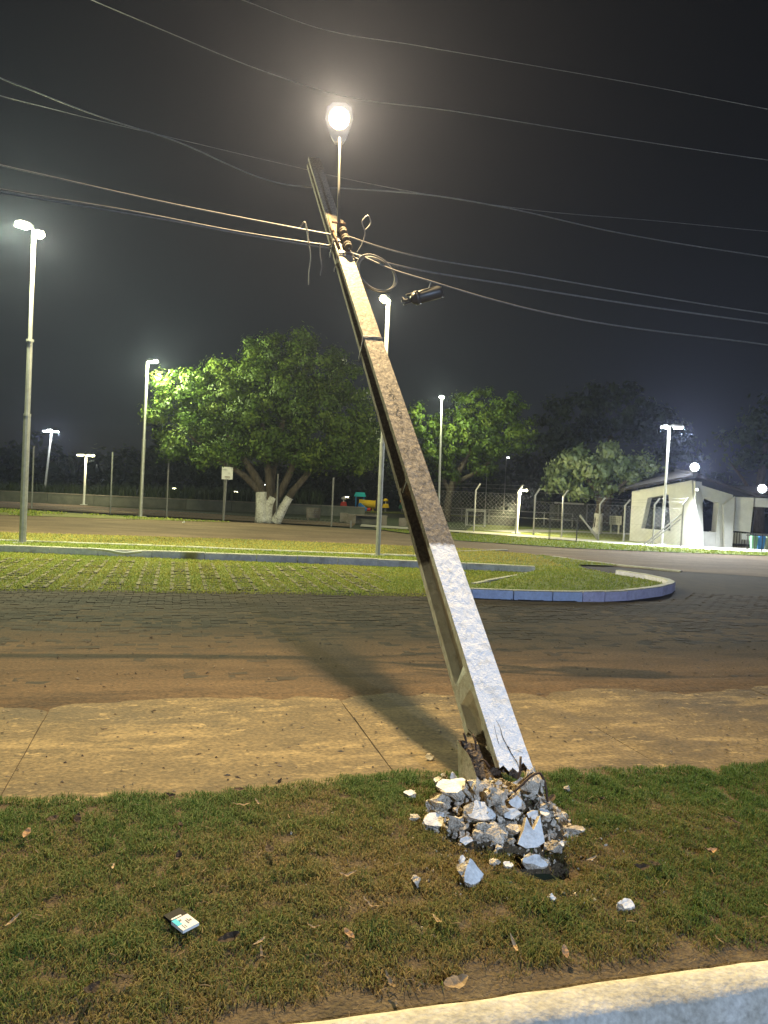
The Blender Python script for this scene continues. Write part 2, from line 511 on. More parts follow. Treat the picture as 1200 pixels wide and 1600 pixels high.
# dry stems and thatch lying in the grass
def dry_stems():
    r = random.Random(31); V = []; F = []
    for q in range(650):
        u = r.uniform(-2.4, 3.8); v = 2.1 + abs(r.gauss(0, .55)) if q % 2 else r.uniform(2.1, 3.8)
        if v > 3.8: continue
        x, y, _ = S(u, v)
        if abs(x) > .56 * y + .1: continue
        z = soil_z(x, y) + r.uniform(.008, .034); a = r.uniform(0, 6.28); L_ = r.uniform(.012, .05); w_ = r.uniform(.0008, .0017)
        bend = r.uniform(-.5, .5); n0 = len(V)
        for k in range(4):
            t = k / 3 - .5; aa = a + bend * t
            px_, py_ = x + math.cos(aa) * L_ * t, y + math.sin(aa) * L_ * t; nx, ny = -math.sin(aa) * w_, math.cos(aa) * w_
            zz = z + r.uniform(-.004, .006)
            V += [(px_ - nx, py_ - ny, zz), (px_ + nx, py_ + ny, zz + .001)]
        F += [(n0 + 2 * k, n0 + 2 * k + 1, n0 + 2 * k + 3, n0 + 2 * k + 2) for k in range(3)]
    o = MB().add(V, F).build('dry_stems', M['thatch'], None, S(.5, 3, 0))
    tag(o, 'thin dry stems and thatch strewn through the verge grass', 'dry grass', kind='stuff')
dry_stems()

# ---- concrete path: separate slabs with open joints
tagpath = MB()
tagpath.add([S(-9, 3.5, -.03), S(12, 3.5, -.03), S(12, 5.72, -.03), S(-9, 5.72, -.03)], [(0, 1, 2, 3)])
path = tag(tagpath.build('concrete_path', M['joint_sand'], None, S(1, 4.7, -.055)), kind='structure')
cuts = [-8.6, -6.65, -4.7, -2.72, -.75, 1.2, 2.8, 4.75, 6.7, 8.65]
for i in range(len(cuts) - 1):
    a, c = cuts[i] + .0035, cuts[i + 1] - .0035
    V = []; F = []; nu, nv = 14, 14
    dz = random.uniform(-.004, .004)
    for j in range(nu + 1):
        for k in range(nv + 1):
            uu = a + (c - a) * j / nu; vv = 3.45 + (5.68 - 3.45) * k / nv
            ed = (j in (0, nu)) or (k == nv)
            jx = .006 * noise.noise(Vector((uu * 12, vv * 12, i))) if ed else 0
            zz = -.018 + dz + .004 * noise.noise(Vector((uu * 1.3, vv * 1.3, i * 3.0))) - (.006 if ed else 0)
            V.append(S(uu + jx, vv + jx, zz))
    w = nv + 1
    for j in range(nu):
        for k in range(nv):
            F.append((j * w + k, (j + 1) * w + k, (j + 1) * w + k + 1, j * w + k + 1))
    n0 = len(V)      # skirt
    rim = [j * w for j in range(nu + 1)] + [nu * w + k for k in range(1, nv + 1)] + [j * w + nv for j in range(nu - 1, -1, -1)] + [k for k in range(nv - 1, 0, -1)]
    V += [(V[r][0], V[r][1], -.06) for r in rim]
    for q in range(len(rim)):
        q2 = (q + 1) % len(rim)
        F.append((rim[q], rim[q2], n0 + q2, n0 + q))
    MB().add(V, F).build('slab', M['slab'], path)

# ---- block-paved street: 300 biggest pavers singly, the rest as one part
sb = MB()
sb.add([S(-16, 5.66, -.052), S(26, 5.66, -.052), S(26, 18, -.052), S(-16, 18, -.052)], [(0, 1, 2, 3)])
street = tag(sb.build('paved_street', M['joint_sand'], None, S(0, 8, -.052)), kind='structure')
PU, PV = .205, .105
def paver_mesh():
    bb = MB(); hx, hy = PU / 2 - .0025, PV / 2 - .0025; c = .004
    V = [(-hx, -hy, -.03), (hx, -hy, -.03), (hx, hy, -.03), (-hx, hy, -.03),
         (-hx, -hy, -c), (hx, -hy, -c), (hx, hy, -c), (-hx, hy, -c),
         (-hx + c, -hy + c, 0), (hx - c, -hy + c, 0), (hx - c, hy - c, 0), (-hx + c, hy - c, 0)]
    F = []
    for q in (0, 4):
        for k in range(4): F.append((q + k, q + (k + 1) % 4, q + 4 + (k + 1) % 4, q + 4 + k))
    F.append((8, 9, 10, 11))
    return V, F
pv, pf = paver_mesh()
pme = bpy.data.meshes.new('paver'); pme.from_pydata(pv, [], pf); pme.materials.append(M['paver'])
cells = []
for i in range(-90, 110):
    for j in range(0, 95):
        u = i * PU + (PU / 2 if j % 2 else 0); v = 5.76 + j * PV
        x, y, _ = S(u, v)
        if y < 4.9 or abs(x) > .54 * y + .6: continue
        if v > 11.2 and x < .9: continue
        if y > 13.6: continue
        # the traffic island takes its own place
        if x > .7 and ((x - 2.6) / 3.2) ** 2 + ((y - 14.6) / 2.95) ** 2 < 1: continue
        cells.append((x * x + y * y + (400 if v < 7.9 else 0), x, y))
cells.sort()
rest_V = []; rest_F = []
for q, (d2, x, y) in enumerate(cells):
    dz = random.uniform(-.003, .003) - .028
    tl = (random.uniform(-.02, .02), random.uniform(-.02, .02))
    if q < 300:
        o = bpy.data.objects.new('paver', pme); col.objects.link(o); o.parent = street
        o.location = Vector((x, y, dz)) - ORG[street.name]
        o.rotation_euler = (tl[0], tl[1], SROT + random.uniform(-.012, .012))
    else:
        a = SROT + random.uniform(-.012, .012); ca, sa = math.cos(a), math.sin(a); n0 = len(rest_V)
        rest_V += [(x + p[0] * ca - p[1] * sa, y + p[0] * sa + p[1] * ca, dz + p[2] + p[0] * tl[1] + p[1] * tl[0]) for p in pv]
        rest_F += [tuple(n0 + k for k in f) for f in pf]
tag(MB().add(rest_V, rest_F).build('pavers', M['paver'], street), kind='stuff')

# red-brown sand washed over the near half of the pavers
V = []; F = []; nu, nv = 150, 60
for i in range(nu + 1):
    for j in range(nv + 1):
        uu = -7 + 15 * i / nu; vv = 5.69 + 4.2 * j / nv
        z = -.0225 - .0022 * (vv - 5.69) + .005 * noise.noise(Vector((uu * .7, vv * 2.2, 3))) + .003 * noise.noise(Vector((uu * 4, vv * 6, 1)))
        V.append(S(uu, vv, z))
for i in range(nu):
    for j in range(nv): F.append((i * (nv + 1) + j, (i + 1) * (nv + 1) + j, (i + 1) * (nv + 1) + j + 1, i * (nv + 1) + j + 1))
tag(MB().add(V, F).build('sand', M['sand'], street, smooth=True), kind='stuff')

# the same sand spilling in tongues over the back edge of the slabs
V = []; F = []; nu, nv = 260, 16
for i in range(nu + 1):
    for j in range(nv + 1):
        uu = -7 + 15 * i / nu; vv = 5.2 + .56 * j / nv
        z = -.037 + .03 * (vv - 5.2) / .5 + .011 * noise.noise(Vector((uu * 1.1, vv * 1.5, 8))) + .005 * noise.noise(Vector((uu * 6, vv * 8, 2)))
        V.append(S(uu, vv, min(z, -.008)))
for i in range(nu):
    for j in range(nv): F.append((i * (nv + 1) + j, (i + 1) * (nv + 1) + j, (i + 1) * (nv + 1) + j + 1, i * (nv + 1) + j + 1))
tag(MB().add(V, F).build('sand_spill', M['sand'], street, smooth=True), kind='stuff')

# ---- parking bay of concrete grid pavers grown through with grass
bay_poly = [S(-14, 11.22), (0.85, 11.42), (1.75, 11.55), (2.2, 12.6), (3.4, 16.0), (-9.0, 14.95), (-14, 14.3)]
bb = MB(); bb.add([(x, y, -.036) for x, y, *_ in bay_poly], [tuple(range(len(bay_poly)))])
bay = tag(bb.build('parking_bay', M['turfsoil'], None, (-3, 13, -.036)), kind='structure')
def grid_paver():
    g = MB()
    for k in (-.12, .12):
        g.box((k, -.09, -.006), (.055, .2, .03)); g.box((k, .13, -.012), (.05, .14, .03))
    for k in (-.17, .04):
        g.box((0, k, -.012), (.17, .05, .03))
    return g
gv = grid_paver()
gme = bpy.data.meshes.new('grid_paver'); gme.from_pydata(gv.v, [], gv.f); gme.materials.append(M['gridpaver'])
ng = 0
for i in range(-30, 14):
    for j in range(0, 9):
        u = i * .48 + .1; v = 11.5 + j * .45
        x, y, _ = S(u, v)
        if abs(x) > .53 * y + .3 or x > .3 - j * .1: continue
        if y > 15.0 + (x + 7.5) * .09 - .5: continue
        if ng >= 300: continue
        ng += 1
        o = bpy.data.objects.new('grid_paver', gme); col.objects.link(o); o.parent = bay
        o.location = Vector((x, y, -.026 + random.uniform(-.012, .006))) - ORG[bay.name]
        o.rotation_euler = (0, 0, SROT + random.uniform(-.02, .02))


def far_turf(name, n, box, inside, hh, ww, tint_fn, label):
    x = rng.uniform(box[0], box[1], n); y = rng.uniform(box[2], box[3], n)
    k = np.array([inside(a, c) for a, c in zip(x, y)]); x, y = x[k], y[k]
    z = np.full(len(x), -.035)
    tint = np.clip(tint_fn(x, y) + rng.normal(0, .18, len(x)), 0, 1)
    h = rng.uniform(*hh, len(x)); w = rng.uniform(*ww, len(x))
    return x, y, z, h, w, tint

def in_poly(poly):
    P2 = [(p[0], p[1]) for p in poly]
    def f(x, y):
        c = False; j = len(P2) - 1
        for i in range(len(P2)):
            xi, yi = P2[i]; xj, yj = P2[j]
            if (yi > y) != (yj > y) and x < (xj - xi) * (y - yi) / (yj - yi) + xi: c = not c
            j = i
        return c
    return f

# grass of the bay: thinner over the grid bars
pin = in_poly(bay_poly)
def bay_in(x, y):
    if not pin(x, y) or abs(x) > .54 * y + .3: return False
    u = x * UX + y * UY; v = -x * UY + y * UX
    du = (u - .1 + .12) % .24 - .12
    bare = .6 if (abs(du) > .08 and x < .2) else .1
    if noise.noise(Vector((x * .9, y * .9, 2))) > .05: bare *= .75
    return random.random() > bare
x, y, z, h, w, t = far_turf('', 90000, (-8.5, 3.2, 9.6, 16.2), bay_in, (.018, .045), (.008, .018),
                            lambda a, c: .45 + .35 * vnoise(a, c, .8, 4.0), '')
blades('bay_grass', np.stack([x, y, z], 1), h, w, rng.uniform(.2, 1.1, len(x)), t, M['turf'], 'green grass growing through the concrete grid paving', 'grass')


def kerb_run(name, pts, w, zt, mat_side, mat_top, piece=.8, zb=-.06, side_fn=None):
    """kerb stones laid along a polyline: each stone its own part with a painted top"""
    root = MB()
    root_o = bpy.data.objects.new(name, None); col.objects.link(root_o)
    root_o.location = (*pts[0][:2], 0); ORG[root_o.name] = Vector((*pts[0][:2], 0))
    tag(root_o, kind='structure')
    P2 = [Vector((p[0], p[1], 0)) for p in pts]
    acc = []
    for i in range(len(P2) - 1):
        a, c = P2[i], P2[i + 1]; Ls = (c - a).length; n = max(1, round(Ls / piece))
        for k in range(n): acc.append((a.lerp(c, k / n), a.lerp(c, (k + 1) / n)))
    for i, (a, c) in enumerate(acc):
        d = (c - a).normalized(); nrm = Vector((-d.y, d.x, 0)) * (w / 2)
        a2 = a + d * .006; c2 = c - d * .006
        j = [random.uniform(-.008, .008) for _ in range(4)]; zz = zt + random.uniform(-.008, .006)
        b_ = MB(); ch = .012
        V = [a2 - nrm, c2 - nrm, c2 + nrm, a2 + nrm]
        lo_ = [(p.x, p.y, zb) for p in V]
        hi_ = [(V[q].x + nrm.x * j[q], V[q].y + nrm.y * j[q], zz - ch) for q in range(4)]
        ins = [1, 1, -1, -1]
        tp = [(hi_[q][0] + nrm.x * .12 * ins[q], hi_[q][1] + nrm.y * .12 * ins[q], zz) for q in range(4)]
        b_.add(lo_ + hi_ + tp, [(0, 1, 5, 4), (1, 2, 6, 5), (2, 3, 7, 6), (3, 0, 4, 7)], 0)
        b_.add(lo_ + hi_ + tp, [(4, 5, 9, 8), (5, 6, 10, 9), (6, 7, 11, 10), (7, 4, 8, 11), (8, 9, 10, 11)], 1)
        ms = side_fn(i, a) if side_fn else mat_side
        b_.build('kerb_stone', [ms, mat_top], root_o)
    return root_o

# ---- long white kerbs of the planted strip
k1 = [(-11.0, 14.9), (-7.5, 15.15), (-5.65, 15.3), (-2.57, 15.75), (-.08, 16.05), (1.78, 16.05), (3.2, 16.0)]
kerb_run('bay_kerb', k1, .14, .1, M['kerbwhite'], M['whitepaint'], 1.0)
k2 = [(-11.5, 17.0), (-8.5, 17.3), (-5.3, 17.75), (-3.8, 17.85), (.05, 18.2), (1.2, 18.3)]
kerb_run('strip_kerb', k2, .12, .03, M['kerbwhite'], M['whitepaint'], 1.0)
kerb_run('stall_edge', [(1.6, 13.25), (2.5, 14.8), (3.3, 16.1)], .1, .0, M['whitepaint'], M['whitepaint'], .7)
kerb_run('verge_edging', [(1.6, 20.4), (2.6, 21.3), (3.6, 22.2)], .1, .0, M['whitepaint'], M['whitepaint'], .7)
kerb_run('lawn_edging', [(4.6, 20.6), (5.8, 18.9), (7.0, 17.9)], .09, -.01, M['whitepaint'], M['whitepaint'], .7)

# ---- traffic island: grass bank with a blue and lilac kerb round its nose
nose = [(.95, 11.52), (1.37, 11.55), (2.0, 11.6), (2.61, 11.72), (3.1, 11.86), (3.48, 12.02), (3.9, 12.28), (4.27, 12.62), (4.75, 13.1), (5.1, 13.6), (5.35, 14.1), (5.42, 14.6), (5.3, 15.2), (4.9, 15.9)]
def island_side(i, a):
    return M['kerbblue'] if a.x < 3.0 else M['kerblilac']
kerb_run('island_kerb', nose, .13, .115, None, M['whitepaint'], .62, side_fn=island_side)
isl = [(p[0], p[1] + .02) for p in nose] + [(4.6, 17.2), (4.7, 18.4), (5.8, 18.6), (4.4, 20.8), (2.6, 22.2), (-4, 21.6), (-10.5, 19.8), (-12, 17.1), (-8.5, 17.3), (-3.8, 17.85), (1.2, 18.3), (1.2, 16.1), (3.25, 16.05), (1.9, 13.3), (.95, 12.6)]
def island_z(x, y):
    d = math.exp(-(((x - 3.2) / 2.2) ** 2 + ((y - 14.2) / 2.6) ** 2))
    k = max(0.0, min(1.0, (x - 1.45 - (y - 13.2) * .5) / .8)) if y < 16.2 else 1.0
    return .1 * d * k + .012 * noise.noise(Vector((x, y, 1)))
iin = in_poly(isl)
cv = [Vector((x, y)) for x, y in isl]
ne = len(cv)
cv += [Vector((x, y)) for x in np.arange(-12, 6, .4) for y in np.arange(11.6, 22.4, .4) if iin(x, y)]
rv, re_, rf_, *_ = geometry.delaunay_2d_cdt(cv, [(k, (k + 1) % ne) for k in range(ne)], [], 1, 1e-5)
b = MB()
b.add([(p.x, p.y, island_z(p.x, p.y) - .02 if p.y < 17 else -.02) for p in rv], [tuple(f) for f in rf_])
tag(b.build('island_lawn', M['turfsoil'], None, (2, 17, 0)), kind='structure')
# grass between the two long kerbs
b = MB(); sp = [(p[0], p[1]) for p in k1] + [(p[0], p[1]) for p in reversed(k2)]
b.add([(p[0], p[1], -.005) for p in sp], [tuple(range(len(sp)))])
tag(b.build('planted_strip', M['turfsoil'], None, (-4, 16.5, 0)), kind='structure')

iin = in_poly(isl)
x, y, z, h, w, t = far_turf('', 95000, (-11, 6, 11.5, 22.4), lambda a, c: iin(a, c) and abs(a) < .54 * c + .3 and random.random() < (1.0 if c < 17 else .75),
                            (.02, .05), (.01, .02), lambda a, c: .66 + .25 * vnoise(a, c, .7, 6.0) - .6 * (c > 17.6) * (a < 4.2) - .03 * np.clip(c - 14, 0, 4), '')
z = np.array([island_z(a, c) - .025 if c < 17 else -.02 for a, c in zip(x, y)])
blades('island_grass', np.stack([x, y, z], 1), h, w, rng.uniform(.2, 1.1, len(x)), t, M['turf'], 'mown yellow-green lawn of the traffic island and its strip', 'grass')
sin_ = in_poly(sp)
x, y, z, h, w, t = far_turf('', 26000, (-11, 3.2, 14.9, 18.4), lambda a, c: sin_(a, c) and abs(a) < .54 * c + .3, (.02, .05), (.01, .02),
                            lambda a, c: .7 + .2 * vnoise(a, c, .7, 6.0), '')
blades('strip_grass', np.stack([x, y, z + .03], 1), h, w, rng.uniform(.2, 1.1, len(x)), t, M['turf'], 'green grass between the two long white kerbs', 'grass')

# ---- dirt road beyond, with its verge lawns and the paved walk along the fence
b = MB()
dr = [(-40, 24), (-12, 19.4), (-6.8, 20.2), (-3.6, 21.5), (0, 22.4), (2.0, 22.3), (4.0, 20.2), (5.6, 18.5), (9.3, 17.6), (11, 12.5), (20, 12), (34, 20), (34, 30), (20, 27.2), (12.7, 25.6), (9, 25.0), (6.1, 24.8), (2.6, 26.0), (0, 30.5), (-5.3, 32.2), (-10.6, 32.6), (-16.5, 33.5), (-40, 40)]
b.add([(p[0], p[1], -.045) for p in dr], [tuple(range(len(dr)))])
tag(b.build('dirt_road', M['earth'], None, (0, 25, -.045)), kind='structure')
b = MB()
lw = [(-.5, 32.2), (0.2, 30.6), (2.6, 26.1), (6.1, 24.9), (9, 25.1), (12.7, 25.7), (20, 27.3), (20, 28.3), (13, 27.2), (9, 28.2), (5, 30.4), (2, 31.6)]
b.add([(p[0], p[1], -.03) for p in lw], [tuple(range(len(lw)))])
tag(b.build('lawn', M['turfsoil'], None, (6, 27, -.03)), kind='structure')
lin = in_poly(lw)
x, y, z, h, w, t = far_turf('', 14000, (-.5, 17, 24.8, 32), lambda a, c: lin(a, c), (.04, .09), (.02, .045), lambda a, c: .66 + .2 * vnoise(a, c, .5, 2.0), '')
blades('lawn_grass', np.stack([x, y, z], 1), h, w, rng.uniform(.2, 1, len(x)), t, M['turf'], 'green grass beside the far side of the dirt road', 'grass')
b = MB()
lw2 = [(-26, 36.4), (-16.5, 33.6), (-12, 32.3), (-8, 31.5), (-6, 31.3), (-9, 30.2), (-14, 28.8), (-26, 29)]
b.add([(p[0], p[1], -.03) for p in lw2], [tuple(range(len(lw2)))])
tag(b.build('scrub_lawn', M['drysoil'], None, (-15, 32, -.03)), kind='structure')
l2 = in_poly(lw2)
x, y, z, h, w, t = far_turf('', 9000, (-20, -5, 28.5, 36), lambda a, c: l2(a, c) and noise.noise(Vector((a * .6, c * .6, 1))) + (c - 31) * .12 > 0, (.05, .11), (.02, .05),
                            lambda a, c: .6 + .3 * vnoise(a, c, .5, 2.0), '')
blades('scrub_grass', np.stack([x, y, z], 1), h, w, rng.uniform(.2, 1, len(x)), t, M['turf'], 'thin grass in front of the left chain-link fence', 'grass')
b = MB()
wk = [(-1.0, 32.8), (3.0, 31.9), (7, 29.6), (9, 28.3), (11, 27.7), (13, 27.4), (22, 28.6), (22, 32), (13.5, 31), (11, 29.2), (7.3, 31.6), (3.6, 33.4), (-1, 35.0)]
b.add([(p[0], p[1], -.02) for p in wk], [tuple(range(len(wk)))])
tag(b.build('walkway', M['pathconc'], None, (8, 30, -.02)), kind='structure')
b = MB()
fk = [(-30, 36.2), (-17, 35.0), (-1.3, 32.1), (-1.3, 35.5), (-17, 42.6), (-30, 43)]
b.add([(p[0], p[1], -.025) for p in fk], [tuple(range(len(fk)))])
tag(b.build('yard', M['earth'], None, (-10, 36, -.025)), kind='structure')
b = MB()
b.add([(p[0], p[1], -.028) for p in [(3.6, 33.5), (8, 31.5), (11, 29.3), (13, 31.2), (14, 38), (12, 41), (5, 42)]], [(0, 1, 2, 3, 4, 5, 6)])
tag(b.build('garden_lawn', M['turfsoil'], None, (8, 35, -.028)), kind='structure')
b = MB()
b.add([(p[0], p[1], -.022) for p in [(5.5, 33.9), (9.5, 37.5), (14, 37.6), (13, 39.5), (7.5, 38.5), (4.5, 34.5)]], [(0, 1, 2, 3, 4, 5)])
tag(b.build('garden_path', M['pathconc'], None, (9, 36, -.022)), kind='structure')

# ================================================================ THE LEANING UTILITY POLE
PA = Vector((.645, 4.0, .197))
AXD = Vector((-.228, .679, .698)).normalized()
AXL = Vector((-.952, -.307, -.012)); AXL = (AXL - AXD * AXL.dot(AXD)).normalized()
AXF = AXD.cross(AXL)
POLE_M = Matrix.Translation(PA) @ Matrix((AXL, AXF, AXD)).transposed().to_4x4()
POLE_I = POLE_M.inverted()
def Lp(p): return POLE_I @ Vector(p)
def pA(s): return .177 - .006 * s
def pB(s): return .273 - .0297 * s if s < 5.2 else .1185 - .004 * (s - 5.2)

pole = bpy.data.objects.new('utility_pole', None); col.objects.link(pole)
pole.matrix_world = POLE_M
ORG[pole.name] = Vector((0, 0, 0))
tag(pole, 'leaning broken concrete utility pole with white painted base and lit street lamp', 'utility pole')

# concrete of the shaft: weathered above, whitewashed below
def pole_mat():
    m = bpy.data.materials.new('pole_concrete'); m.use_nodes = True
    nt = m.node_tree; N = nt.nodes; Lk = nt.links; b = N['Principled BSDF']
    b.inputs['Roughness'].default_value = .8; b.inputs['Specular IOR Level'].default_value = .25
    tc = N.new('ShaderNodeTexCoord'); sx = N.new('ShaderNodeSeparateXYZ'); Lk.new(tc.outputs['Object'], sx.inputs[0])
    def nz(scale, det=6, st=(1, 1, 1)):
        mp = N.new('ShaderNodeMapping'); mp.inputs['Scale'].default_value = st; Lk.new(tc.outputs['Object'], mp.inputs[0])
        n = N.new('ShaderNodeTexNoise'); n.inputs['Scale'].default_value = scale; n.inputs['Detail'].default_value = det
        Lk.new(mp.outputs[0], n.inputs['Vector']); return n.outputs['Fac']
    # paint line
    a1 = N.new('ShaderNodeMath'); a1.operation = 'MULTIPLY_ADD'; a1.inputs[1].default_value = .07; Lk.new(nz(30), a1.inputs[0]); Lk.new(sx.outputs['Z'], a1.inputs[2])
    mr = N.new('ShaderNodeMapRange'); mr.inputs['From Min'].default_value = 1.318; mr.inputs['From Max'].default_value = 1.330
    mr.inputs['To Min'].default_value = 1; mr.inputs['To Max'].default_value = 0; Lk.new(a1.outputs[0], mr.inputs['Value'])
    mr.inputs['From Max'].default_value = 1.345
    rp = N.new('ShaderNodeValToRGB'); e = rp.color_ramp.elements
    e[0].position = .3; e[0].color = (.12, .102, .08, 1); e[1].position = .68; e[1].color = (.28, .245, .195, 1)
    q = e.new(.5); q.color = (.2, .172, .135, 1)
    Lk.new(nz(52, 8, (1, 1, .7)), rp.inputs['Fac'])
    sp_ = N.new('ShaderNodeValToRGB'); e = sp_.color_ramp.elements
    e[0].position = .3; e[0].color = (.3, .28, .26, 1); e[1].position = .52; e[1].color = (1, 1, 1, 1)
    Lk.new(nz(110, 4), sp_.inputs['Fac'])
    mu = N.new('ShaderNodeMix'); mu.data_type = 'RGBA'; mu.blend_type = 'MULTIPLY'; mu.inputs[0].default_value = .5
    Lk.new(rp.outputs[0], mu.inputs[6]); Lk.new(sp_.outputs[0], mu.inputs[7])
    pr = N.new('ShaderNodeValToRGB'); e = pr.color_ramp.elements
    e[0].position = .25; e[0].color = (.6, .585, .54, 1); e[1].position = .48; e[1].color = (.83, .83, .82, 1)
    Lk.new(nz(18, 6), pr.inputs['Fac'])
    mx = N.new('ShaderNodeMix'); mx.data_type = 'RGBA'
    Lk.new(mr.outputs[0], mx.inputs[0]); Lk.new(mu.outputs[2], mx.inputs[6]); Lk.new(pr.outputs[0], mx.inputs[7])
    Lk.new(mx.outputs[2], b.inputs['Base Color'])
    bp = N.new('ShaderNodeBump'); bp.inputs['Strength'].default_value = .8; bp.inputs['Distance'].default_value = .016
    ad = N.new('ShaderNodeMath'); ad.operation = 'MULTIPLY_ADD'; ad.inputs[1].default_value = .35
    Lk.new(nz(120, 3), ad.inputs[0]); Lk.new(nz(30, 3, (1, 1, .55)), ad.inputs[2])
    Lk.new(ad.outputs[0], bp.inputs['Height']); Lk.new(bp.outputs[0], b.inputs['Normal'])
    return m
M['pole'] = pole_mat()

def shaft():
    # front face gets 9 columns so that the broken end can be ragged
    rows = sorted(set([round(x, 3) for x in list(np.arange(0.0, 7.21, .1))] + [.27, .33, .43, .5, 1.86, 1.9, 1.95, 1.98, 4.9, 4.94, 5.0, 5.04]))
    rows = [-.2, -.13, -.07] + rows
    def depth(s):
        def box(a, b_, r=.05): return max(0, min(1, (s - a) / r, (b_ - s) / r))
        return max(box(-.5, .3), box(.42, 1.93, .06), box(1.95, 4.93, .05), box(5.02, 8.2))
    nF = 9
    V = []; F = []
    prof_n = None
    for ri, s in enumerate(rows):
        a, bb = pA(s) / 2, pB(s) / 2
        fl = .034 + .012 * (1 - min(s, 5) / 5); r = depth(s) * pA(s) * .27 + .002
        rb = r
        pr = []
        for k in range(nF): pr.append((-a + 2 * a * k / (nF - 1), bb))                  # front, right to left
        pr += [(a, bb - fl), (a - r, bb - fl - .02), (a - r, -bb + fl + .02), (a, -bb + fl), (a, -bb)]     # left side with recess
        pr += [(-a, -bb), (-a, -bb + fl), (-a + rb, -bb + fl + .02), (-a + rb, bb - fl - .02), (-a, bb - fl)]
        prof_n = len(pr)
        for k, (x, y) in enumerate(pr):
            z = s
            if ri == 0:      # ragged break: low at the front right, high at the back
                if k < nF:
                    f = k / (nF - 1)
                    z = -.285 + .1 * f + [0, .05, .095, .06, .02, .035, .0, .025, .0][k]
                elif y > 0: z = -.17 + random.uniform(-.02, .03)
                elif k in (11,): z = .02
                else: z = .13 + random.uniform(-.05, .03)
            elif s < .2:
                lo = [-.285 + .1 * (k / (nF - 1)) + .1][0] if k < nF else (-.12 if y > 0 else .17)
                z = max(s, lo + (ri - 1) * .012)
            if k in (0, nF - 1) or k == 13 or k == 14:
                e = .0025 * noise.noise(Vector((s * 22, k, 0)))
                x += e; y += .0025 * noise.noise(Vector((s * 25, k, 5)))
            V.append((x, y, z))
    n = prof_n
    for i in range(len(rows) - 1):
        for k in range(n):
            F.append((i * n + k, i * n + (k + 1) % n, (i + 1) * n + (k + 1) % n, (i + 1) * n + k))
    b_ = MB().add(V, F, 0)
    b_.add(V[-n:], [tuple(range(n))], 0)
    b_.add([(x * .97, y * .97, z + .01) for x, y, z in V[:n]], [tuple(range(n - 1, -1, -1))], 1)
    return b_.build('shaft', [M['pole'], M['brokendark']], pole)
shaft_o = shaft()

# ragged core showing inside the break
def hull_rock(size, seed, npt=16, flat=None, cuts=1, amp=.12, pts=None):
    """irregular stone: convex hull, subdivided and roughened; flat = fraction of the height kept as a painted plane (+Z)"""
    r = random.Random(seed)
    bm = bmesh.new()
    if pts is None:
        pts = []
        for _ in range(npt):
            p = Vector((r.gauss(0, 1), r.gauss(0, 1), r.gauss(0, 1))).normalized() * r.uniform(.75, 1.0)
            pts.append(p)
        if flat is not None:
            pts = [Vector((p.x, p.y, min(p.z, flat))) for p in pts]
            for _ in range(6):
                a = r.uniform(0, 6.28); rr = r.uniform(.7, 1.0) * math.sqrt(max(.05, 1 - flat * flat))
                pts.append(Vector((math.cos(a) * rr, math.sin(a) * rr, flat)))
    for p in pts: bm.verts.new((p.x * size[0] / 2, p.y * size[1] / 2, p.z * size[2] / 2))
    h = bmesh.ops.convex_hull(bm, input=bm.verts[:])
    for v_ in [g for g in h['geom_interior'] if isinstance(g, bmesh.types.BMVert)]: bm.verts.remove(v_)
    bmesh.ops.triangulate(bm, faces=bm.faces[:])
    top = flat * size[2] / 2 if flat is not None else None
    if cuts:
        bmesh.ops.subdivide_edges(bm, edges=bm.edges[:], cuts=cuts, use_grid_fill=True)
        am = min(size) * amp
        def nv(q): return Vector((noise.noise(q + Vector((seed, 0, 0))), noise.noise(q + Vector((0, seed, 9))), noise.noise(q + Vector((5, 0, seed)))))
        for v_ in bm.verts:
            on = top is not None and v_.co.z > top - 1e-4
            q = v_.co * (4.4 / max(size))
            n1 = nv(q) + nv(q * 2.7) * .5 + nv(q * 6) * .22
            if on:
                if any(f.normal.z < .9 for f in v_.link_faces): v_.co += Vector((n1.x, n1.y, 0)) * am * .8
            else:
                v_.co += n1 * am * 1.5
                if top is not None: v_.co.z = min(v_.co.z, top - .0008)
    bm.normal_update()
    bmesh.ops.recalc_face_normals(bm, faces=bm.faces)
    me = bpy.data.meshes.new('rubble')
    mi = [1 if (top is not None and f.normal.z > .98 and f.calc_center_median().z > top - 1e-3) else 0 for f in bm.faces]
    bm.to_mesh(me); bm.free()
    me.polygons.foreach_set('material_index', mi)
    return me

for q, (x, y, s, sz) in enumerate([(.02, .02, -.1, .12), (.03, -.05, .07, .1), (-.04, .05, -.16, .1), (.05, .06, -.12, .08)]):
    me = hull_rock((sz, sz, sz * 1.3), 300 + q, amp=.25)
    o = link_mesh('broken_core', me, [M['brokendark'], M['brokendark']], pole); o.location = (x, y, s)

# cracks in the painted face
def crack(pts, w):
    V = []; F = []
    pts = catmull([(p[0], p[1], 0) for p in pts], 3)
    for i, p in enumerate(pts):
        s = p.y; x = p.x
        ww = w * (.5 + .8 * random.random()) * (1 - .6 * i / len(pts))
        yy = pB(s) / 2 + .0025
        V += [(x - ww, yy, s), (x + ww, yy, s + ww * .4)]
    for i in range(len(pts) - 1): F.append((2 * i, 2 * i + 1, 2 * i + 3, 2 * i + 2))
    MB().add(V, F).build('crack', M['crack'], shaft_o)
crack([(-.088, -.12), (-.06, -.115), (-.03, -.1), (.0, -.085), (.01, -.075)], .0035)
crack([(.012, -.075), (.0, -.13), (-.012, -.17), (-.01, -.21)], .0032)
crack([(-.088, -.2), (-.06, -.19), (-.035, -.195), (-.02, -.215)], .004)
crack([(.012, -.075), (.022, -.02), (.018, .03), (.026, .07)], .0018)
crack([(.055, -.06), (.052, .0), (.046, .05)], .0012)

